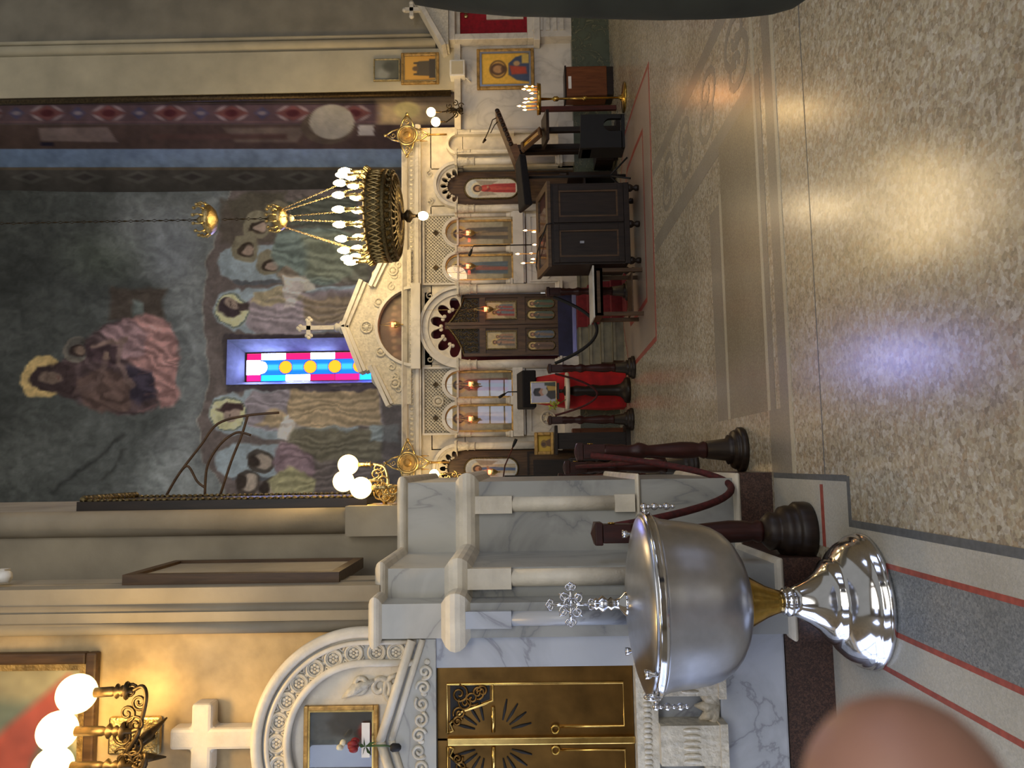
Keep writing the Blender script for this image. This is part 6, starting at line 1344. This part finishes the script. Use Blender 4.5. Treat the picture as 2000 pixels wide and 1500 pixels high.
# framed board and carved gilt icon seen edge-on on the pier
yn, yf = D2+.06, D1-.02; xs = W(380, 450, yn)[0]; zt, zb_ = W(380, 239, yn)[2], W(380, 662, yn)[2]
t = thing('framed_board', 'plain dark-framed board hung edge-on on the stepped side of the left pier', 'picture', (xs-.03, (yn+yf)/2, zb_))
m = MB(); m.T = None
for a, b, c0, c1 in ((yn, yn+.05, zb_, zt), (yf-.05, yf, zb_, zt), (yn+.05, yf-.05, zb_, zb_+.05), (yn+.05, yf-.05, zt-.05, zt)): m.box(xs-.06, xs, a, b, c0, c1)
m.build('frame', 'frame_brown', t); m = MB(); m.box(xs-.06, xs-.015, yn+.05, yf-.05, zb_+.05, zt-.05); m.build('panel', 'plaster', t)
yn = 4.80; xs = W(524, 450, yn)[0]; yf = 5.5; zt, zb_ = W(524, 150, yn)[2], W(524, 716, yn)[2]
t = thing('gilt_icon', 'tall icon in a carved gilt frame, seen edge-on on the left pier', 'icon', (xs-.03, (yn+yf)/2, zb_))
m = MB(); m.box(xu, xs, yn, yf, zb_, zt); m.build('case', 'dark_wood', t); m = MB()
for k in range(46): z = zb_+.03+k*(zt-zb_-.06)/45; m.ball((xs+.004, yn+.03, z), .02, 6, (.7, 1.2, 1)); m.ball((xs+.004, yf-.03, z), .02, 6, (.7, 1.2, 1))
for k in range(14): y = yn+.03+k*(yf-yn-.06)/13; m.ball((xs+.012, y, zt-.03), .028, 6); m.ball((xs+.012, y, zb_+.03), .028, 6)
m.build('carved_frame', 'gold_dark', t)
# white box, wall camera, iron bracket
x0, x1, z0, z1 = R(466, 749, 484, 770, D1+.02); m = MB(); m.box(x0, x1, D1+.03, D1+.10, z0, z1); one(m, 'junction_box', 'white', 'small white junction box on the pier just above the marble cap', 'junction box', bevel=.004)
x0, x1, z0, z1 = R(357, -28, 384, 9, D2+.02); m = MB(); m.lathe([(.0, z0), (.03, z0+.01), (.033, z0+.05), (.03, z1)], ((x0+x1)/2, D2+.07, 0), 16); m.box(x0, x1, D2+.09, D2+.14, z0+.05, z1); one(m, 'wall_camera', 'white', 'small white fitting cut off at the top of the left pier', 'camera')
yb = 5.9; t = thing('iron_bracket', 'thin rusty curving bracket arms reaching from the left pier across the mural', 'bracket', (xu, yb, W(540, 400, yb)[2]))
for pts in ([(533, 325), (575, 350), (630, 392), (672, 425), (688, 480), (694, 545)], [(533, 400), (590, 405), (632, 430), (655, 462), (650, 490)], [(533, 430), (600, 452), (650, 472), (690, 484)], [(560, 340), (590, 365), (560, 385), (548, 400)]):
    m = MB(); P = [Vector(W(u, v, yb)) for u, v in pts]; n = len(P); S_p = []
    for i in range(n-1):
        p0, p1, p2, p3 = P[max(i-1, 0)], P[i], P[i+1], P[min(i+2, n-1)]
        for j in range(6): q = j/6; S_p.append(.5*((2*p1)+(p2-p0)*q+(2*p0-5*p1+4*p2-p3)*q*q+(3*p1-p0-3*p2+p3)*q**3))
    S_p.append(P[-1]); m.tube(S_p, .010, 6); m.build('curved_arm', 'frame_brown', t)
m = MB(); m.box(xu, xu+.02, yb-.04, yb+.04, W(533, 440, yb)[2], W(533, 318, yb)[2]); m.build('wall_plate', 'red_wood', t)
# ================================================================== the person at the right edge and the fingertip
Yq = 1.2
edge = [(1500, 800), (1494, 835), (1484, 900), (1475, 1000), (1472, 1100), (1471, 1200), (1470, 1300), (1471, 1400), (1473, 1470), (1478, 1530), (1488, 1570), (1500, 1588)]
def loft(m, rings, n=28):
    vs = []; fs = []
    for (cx, cy, z, a, b) in rings:
        for k in range(n): an = 2*PI*k/n; vs.append((cx+a*cos(an), cy+b*sin(an), z))
    for j in range(len(rings)-1):
        for k in range(n): fs.append((j*n+k, j*n+(k+1) % n, (j+1)*n+(k+1) % n, (j+1)*n+k))
    fs.append(tuple(range(n-1, -1, -1))); fs.append(tuple((len(rings)-1)*n+k for k in range(n))); return m.add(vs, fs, True)
xe = [(W(u, v, Yq)[0], W(u, v, Yq)[2]) for u, v in edge]
xbody = min(q[0] for q in xe)+.235
t = thing('person', 'person in a dark green coat, cut off by the right edge', 'person', (xbody, Yq, 0))
m = MB(); rings = []
for x, z in xe[::-1]: rings.append((xbody, Yq, z, (xbody-x)*.93, (xbody-x)*.70))
zs = xe[0][1]
m2 = rings+[(xbody, Yq, zs+.03, .11, .10), (xbody, Yq, zs+.05, .075, .075)]
for k in range(len(m2)-1):                                         # close the hem
    pass
loft(m, m2, 40); coat = m.build('coat', 'green_coat', t)
bm_ = coat.data
for v in bm_.vertices:                                             # soft vertical folds
    a = math.atan2(v.co.y, v.co.x); f = 1+.012*sin(a*7+v.co.z*5)+.010*sin(a*13-v.co.z*9); v.co.x *= f; v.co.y *= f
zh_ = xe[-1][1]
m = MB(); base = [(xbody, Yq, zh_+.08, .15, .13)]
for sy in (-1, 1):
    loft(m, [(xbody, Yq+sy*.085, .06, .055, .055), (xbody, Yq+sy*.085, .10, .06, .06), (xbody, Yq+sy*.085, .5, .075, .075), (xbody, Yq+sy*.08, .9, .09, .085), (xbody, Yq+sy*.07, zh_+.06, .10, .085)], 16)
m.build('trousers', 'trouser', t)
for sy in (-1, 1):
    m = MB(); m.ball((xbody-.06, Yq+sy*.085, .045), .06, 12, (2.1, .85, .75)); m.build('shoe', 'black', t)
m = MB(); zn = zs+.05
loft(m, [(xbody, Yq, zn-.02, .06, .06), (xbody, Yq, zn+.05, .055, .055), (xbody-.02, Yq, zn+.09, .075, .065), (xbody-.025, Yq, zn+.15, .095, .075), (xbody-.02, Yq, zn+.22, .10, .078), (xbody-.01, Yq, zn+.28, .085, .07), (xbody, Yq, zn+.315, .04, .035)], 20)
m.ball((xbody-.125, Yq, zn+.165), .018, 8, (1.2, .8, 1.5)); [m.ball((xbody-.112, Yq+s_*.03, zn+.20), .011, 8) for s_ in (-1, 1)]; [m.ball((xbody, Yq+s_*.078, zn+.17), .022, 8, (.8, .4, 1.4)) for s_ in (-1, 1)]; m.tube([(xbody-.112, Yq-.025, zn+.115), (xbody-.118, Yq, zn+.112), (xbody-.112, Yq+.025, zn+.115)], .006, 6)
m.build('head', 'skin', t)
m = MB(); loft(m, [(xbody+.03, Yq, zn+.12, .08, .082), (xbody+.02, Yq, zn+.20, .10, .086), (xbody+.01, Yq, zn+.26, .10, .084), (xbody, Yq, zn+.32, .07, .06), (xbody, Yq, zn+.34, .02, .02)], 20); m.build('hair', 'hair', t)
def hand(base, d, side):               # relaxed hand: palm, four bent fingers, thumb from the side of the palm
    m = MB(); d = Vector(d).normalized(); f = Vector((-1, 0, 0)); b = Vector(base)
    m.tube([b, b+d*.03, b+d*.085, b+d*.10], [.026, .034, .036, .028], 12)
    for k, (o, L) in enumerate(((.026, .072), (.009, .082), (-.009, .076), (-.025, .060))):
        r = b+d*.085+f*o; q = r+d*L*.45+Vector((0, -side*.006, 0)); e = q+(d*.8+Vector((0, -side*.55, 0))).normalized()*L*.35; g = e+(d*.5+Vector((0, -side*.85, 0))).normalized()*L*.25
        m.tube([r, q, e, g], [.0095, .009, .0082, .006], 8)
    r = b+d*.03+f*.028; m.tube([r, r+(d*.6+f*.8).normalized()*.035, r+(d*.85+f*.5).normalized()*.062], [.012, .0105, .007], 8); return m
for sy in (-1, 1):
    sh, el, wr = Vector((xbody+.01, Yq+sy*.15, zs-.05)), Vector((xbody+.05, Yq+sy*.235, zs-.33)), Vector((xbody-.02, Yq+sy*.235, zs-.60)); up_ = [sh.lerp(el, q/4) for q in range(5)]+[el.lerp(wr, q/4) for q in range(1, 5)]
    m = MB(); m.tube(up_, [.075, .078, .072, .066, .062, .058, .054, .050, .048], 16); m.build('sleeve', 'green_coat', t)
    hand(wr-Vector((0, 0, -.01)), (-.12, 0, -1), sy).build('hand', 'skin', t)
m = MB(); m.lathe([(.085, -.01), (.095, .03), (.088, .06), (.078, .06)], (xbody, Yq, zs+.02), 24); m.build('collar', 'green_coat', t)
# fingertip just in front of the lens
dF = .072
def D(u, v, d=dF):
    r = Vector(ray(u, v)); return Vector((0, 0, H))+r*d
ax0, ax1 = D(124, 1757), D(-560, 1800, dF*1.05)
ux = (ax0-ax1).normalized(); rad = 190/FL*dF
t = thing('finger', 'pink fingertip out of focus, held just in front of the lens at the lower left', 'finger', tuple(ax1))
m = MB(); Lf = (ax0-ax1).length; prof = []; n = 40
for i in range(n+1):
    s_ = i/n*Lf; e_ = Lf-s_
    r = rad*(1.02+.10*(1-s_/Lf))
    if e_ < rad*1.15: q = 1-e_/(rad*1.15); r *= math.sqrt(max(0, 1-q*q))
    r *= 1+.05*math.exp(-((s_-Lf*.45)/.006)**2)
    prof.append((ax1+ux*s_, max(r, .0002)))
m.tube([a for a, b in prof], [b for a, b in prof], 32); m.build('finger_tip', 'skin', t)
vd = Vector(ray(140, 1757)).normalized(); nrm = (vd-ux*vd.dot(ux)).normalized(); sd = nrm.cross(ux)
m = MB(); vs = []; fs = []
for i in range(9):
    for j in range(9):
        s_ = (i/8-.5)*.011; a = (j/8-.5)*1.5; k = math.sqrt(max(0, 1-((i/8-.5)*1.1)**2))
        p_ = ax1+ux*(Lf-.0095+s_)+(nrm*cos(a*k)+sd*sin(a*k))*rad*(1.035 if s_ < .002 else 1.035-.10*((s_-.002)/.0035)); vs.append(p_)
for i in range(8):
    for j in range(8): fs.append((i*9+j, i*9+j+1, (i+1)*9+j+1, (i+1)*9+j))
m.add(vs, fs, True); m.build('fingernail', 'nail', t)
# ================================================================== back of the nave, windows, light
for n_, (x0, x1) in enumerate(((-2.6, -1.2), (1.4, 3.15), (4.9, 6.1))):
    a0, a1 = (1.0, 3.1) if n_ == 1 else (2.2, 6.2)
    m = MB(); frame(m, x0, x1, a0, a1, .09, -4.32, -4.2)
    for k in range(1, 4): m.box(x0, x1, -4.3, -4.22, a0+(a1-a0)*k/4-.025, a0+(a1-a0)*k/4+.025)
    m.box((x0+x1)/2-.025, (x0+x1)/2+.025, -4.3, -4.22, a0, a1); wf = struct(m.build('window_%d' % (n_+2), 'dark_wood'))
    m = MB(); m.box(x0+.05, x1-.05, -4.29, -4.28, a0+.05, a1-.05); m.build('pane', 'daylight', wf)
def side_window(n_, x, y0, y1, z0, z1):
    m = MB(); d = .04
    for a, b, c0, c1 in ((y0, y0+.08, z0, z1), (y1-.08, y1, z0, z1), (y0, y1, z0, z0+.08), (y0, y1, z1-.08, z1), ((y0+y1)/2-.03, (y0+y1)/2+.03, z0, z1), (y0, y1, (z0+z1)/2-.03, (z0+z1)/2+.03), (y0, y1, z0*.75+z1*.25-.02, z0*.75+z1*.25+.02)): m.box(x-d, x+d, a, b, c0, c1)
    wf = struct(m.build('window_%d' % n_, 'dark_wood')); m = MB(); m.box(x-.01, x+.01, y0+.04, y1-.04, z0+.04, z1-.04); m.build('pane', 'daylight', wf)
side_window(5, -3.4, -2.2, -.4, 1.6, 4.2); side_window(6, -3.4, 1.6, 5.6, .05, 2.5); side_window(7, 9.6, -2.8, -.4, 2.0, 5.6); side_window(8, 9.6, 1.0, 3.2, 2.0, 5.6)
m = MB(); m.box(-3.7, -3.45, -4.6, 6.4, 0, 9); struct(m.build('wall_left_aisle', 'plaster')); m = MB(); m.box(9.65, 9.9, -4.6, 11.6, 0, 9); struct(m.build('wall_right_aisle', 'plaster'))
m = MB(); m.box(-3.6, 9.9, -4.6, -4.33, 0, 9); struct(m.build('wall_back', 'plaster'))
def lamp(kind, loc, power, col, size=.1, rot=None, sy=None):
    d = bpy.data.lights.new('lamp', kind); o = bpy.data.objects.new('lamp', d); C.objects.link(o); o.location = loc; d.energy = power; d.color = s2l(col)
    if kind == 'AREA':
        d.size = size
        if sy: d.shape = 'RECTANGLE'; d.size_y = sy
    elif kind in ('POINT', 'SPOT'): d.shadow_soft_size = size
    if rot is not None: o.rotation_euler = rot
    return o
w = bpy.data.worlds.new('world'); bpy.context.scene.world = w; w.use_nodes = True
w.node_tree.nodes['Background'].inputs[0].default_value = (.98, .97, .93, 1); w.node_tree.nodes['Background'].inputs[1].default_value = .34
sc = bpy.context.scene
sc.view_settings.view_transform = 'Standard'; sc.view_settings.look = 'None'; sc.view_settings.exposure = 0
sc.cycles.use_denoising = True; sc.cycles.use_adaptive_sampling = True; sc.cycles.adaptive_threshold = .03; sc.cycles.max_bounces = 6; sc.cycles.diffuse_bounces = 3; sc.cycles.glossy_bounces = 4; sc.cycles.transparent_max_bounces = 12
sc.cycles.sample_clamp_indirect = 5; sc.cycles.caustics_reflective = False; sc.cycles.caustics_refractive = False
WARM = (255, 214, 150)
lamp('POINT', (xch, yc, 3.95), 92, (255, 226, 182), .5); lamp('POINT', (xch, yc, 2.6), 16, (255, 226, 182), .2)
q = W(75, 150, D4-.5); lamp('POINT', q, 34, (255, 208, 126), .12)
q = W(580, 690, 4.95); lamp('POINT', (q[0]+.12, q[1]-.1, q[2]), 12, WARM, .1)
q = W(1270, 845, YI-.6); lamp('POINT', q, 14, WARM, .1); q = W(570, 850, YI-.6); lamp('POINT', q, 12, WARM, .1)
q = W(1308, 1030, 9.9); lamp('POINT', q, 3, (255, 170, 90), .08)
# daylight from nave windows behind and to the sides of the viewpoint
lamp('AREA', (2.2, -3.9, 5.0), 330, (244, 240, 230), 7, (math.radians(68), 0, 0), 3)
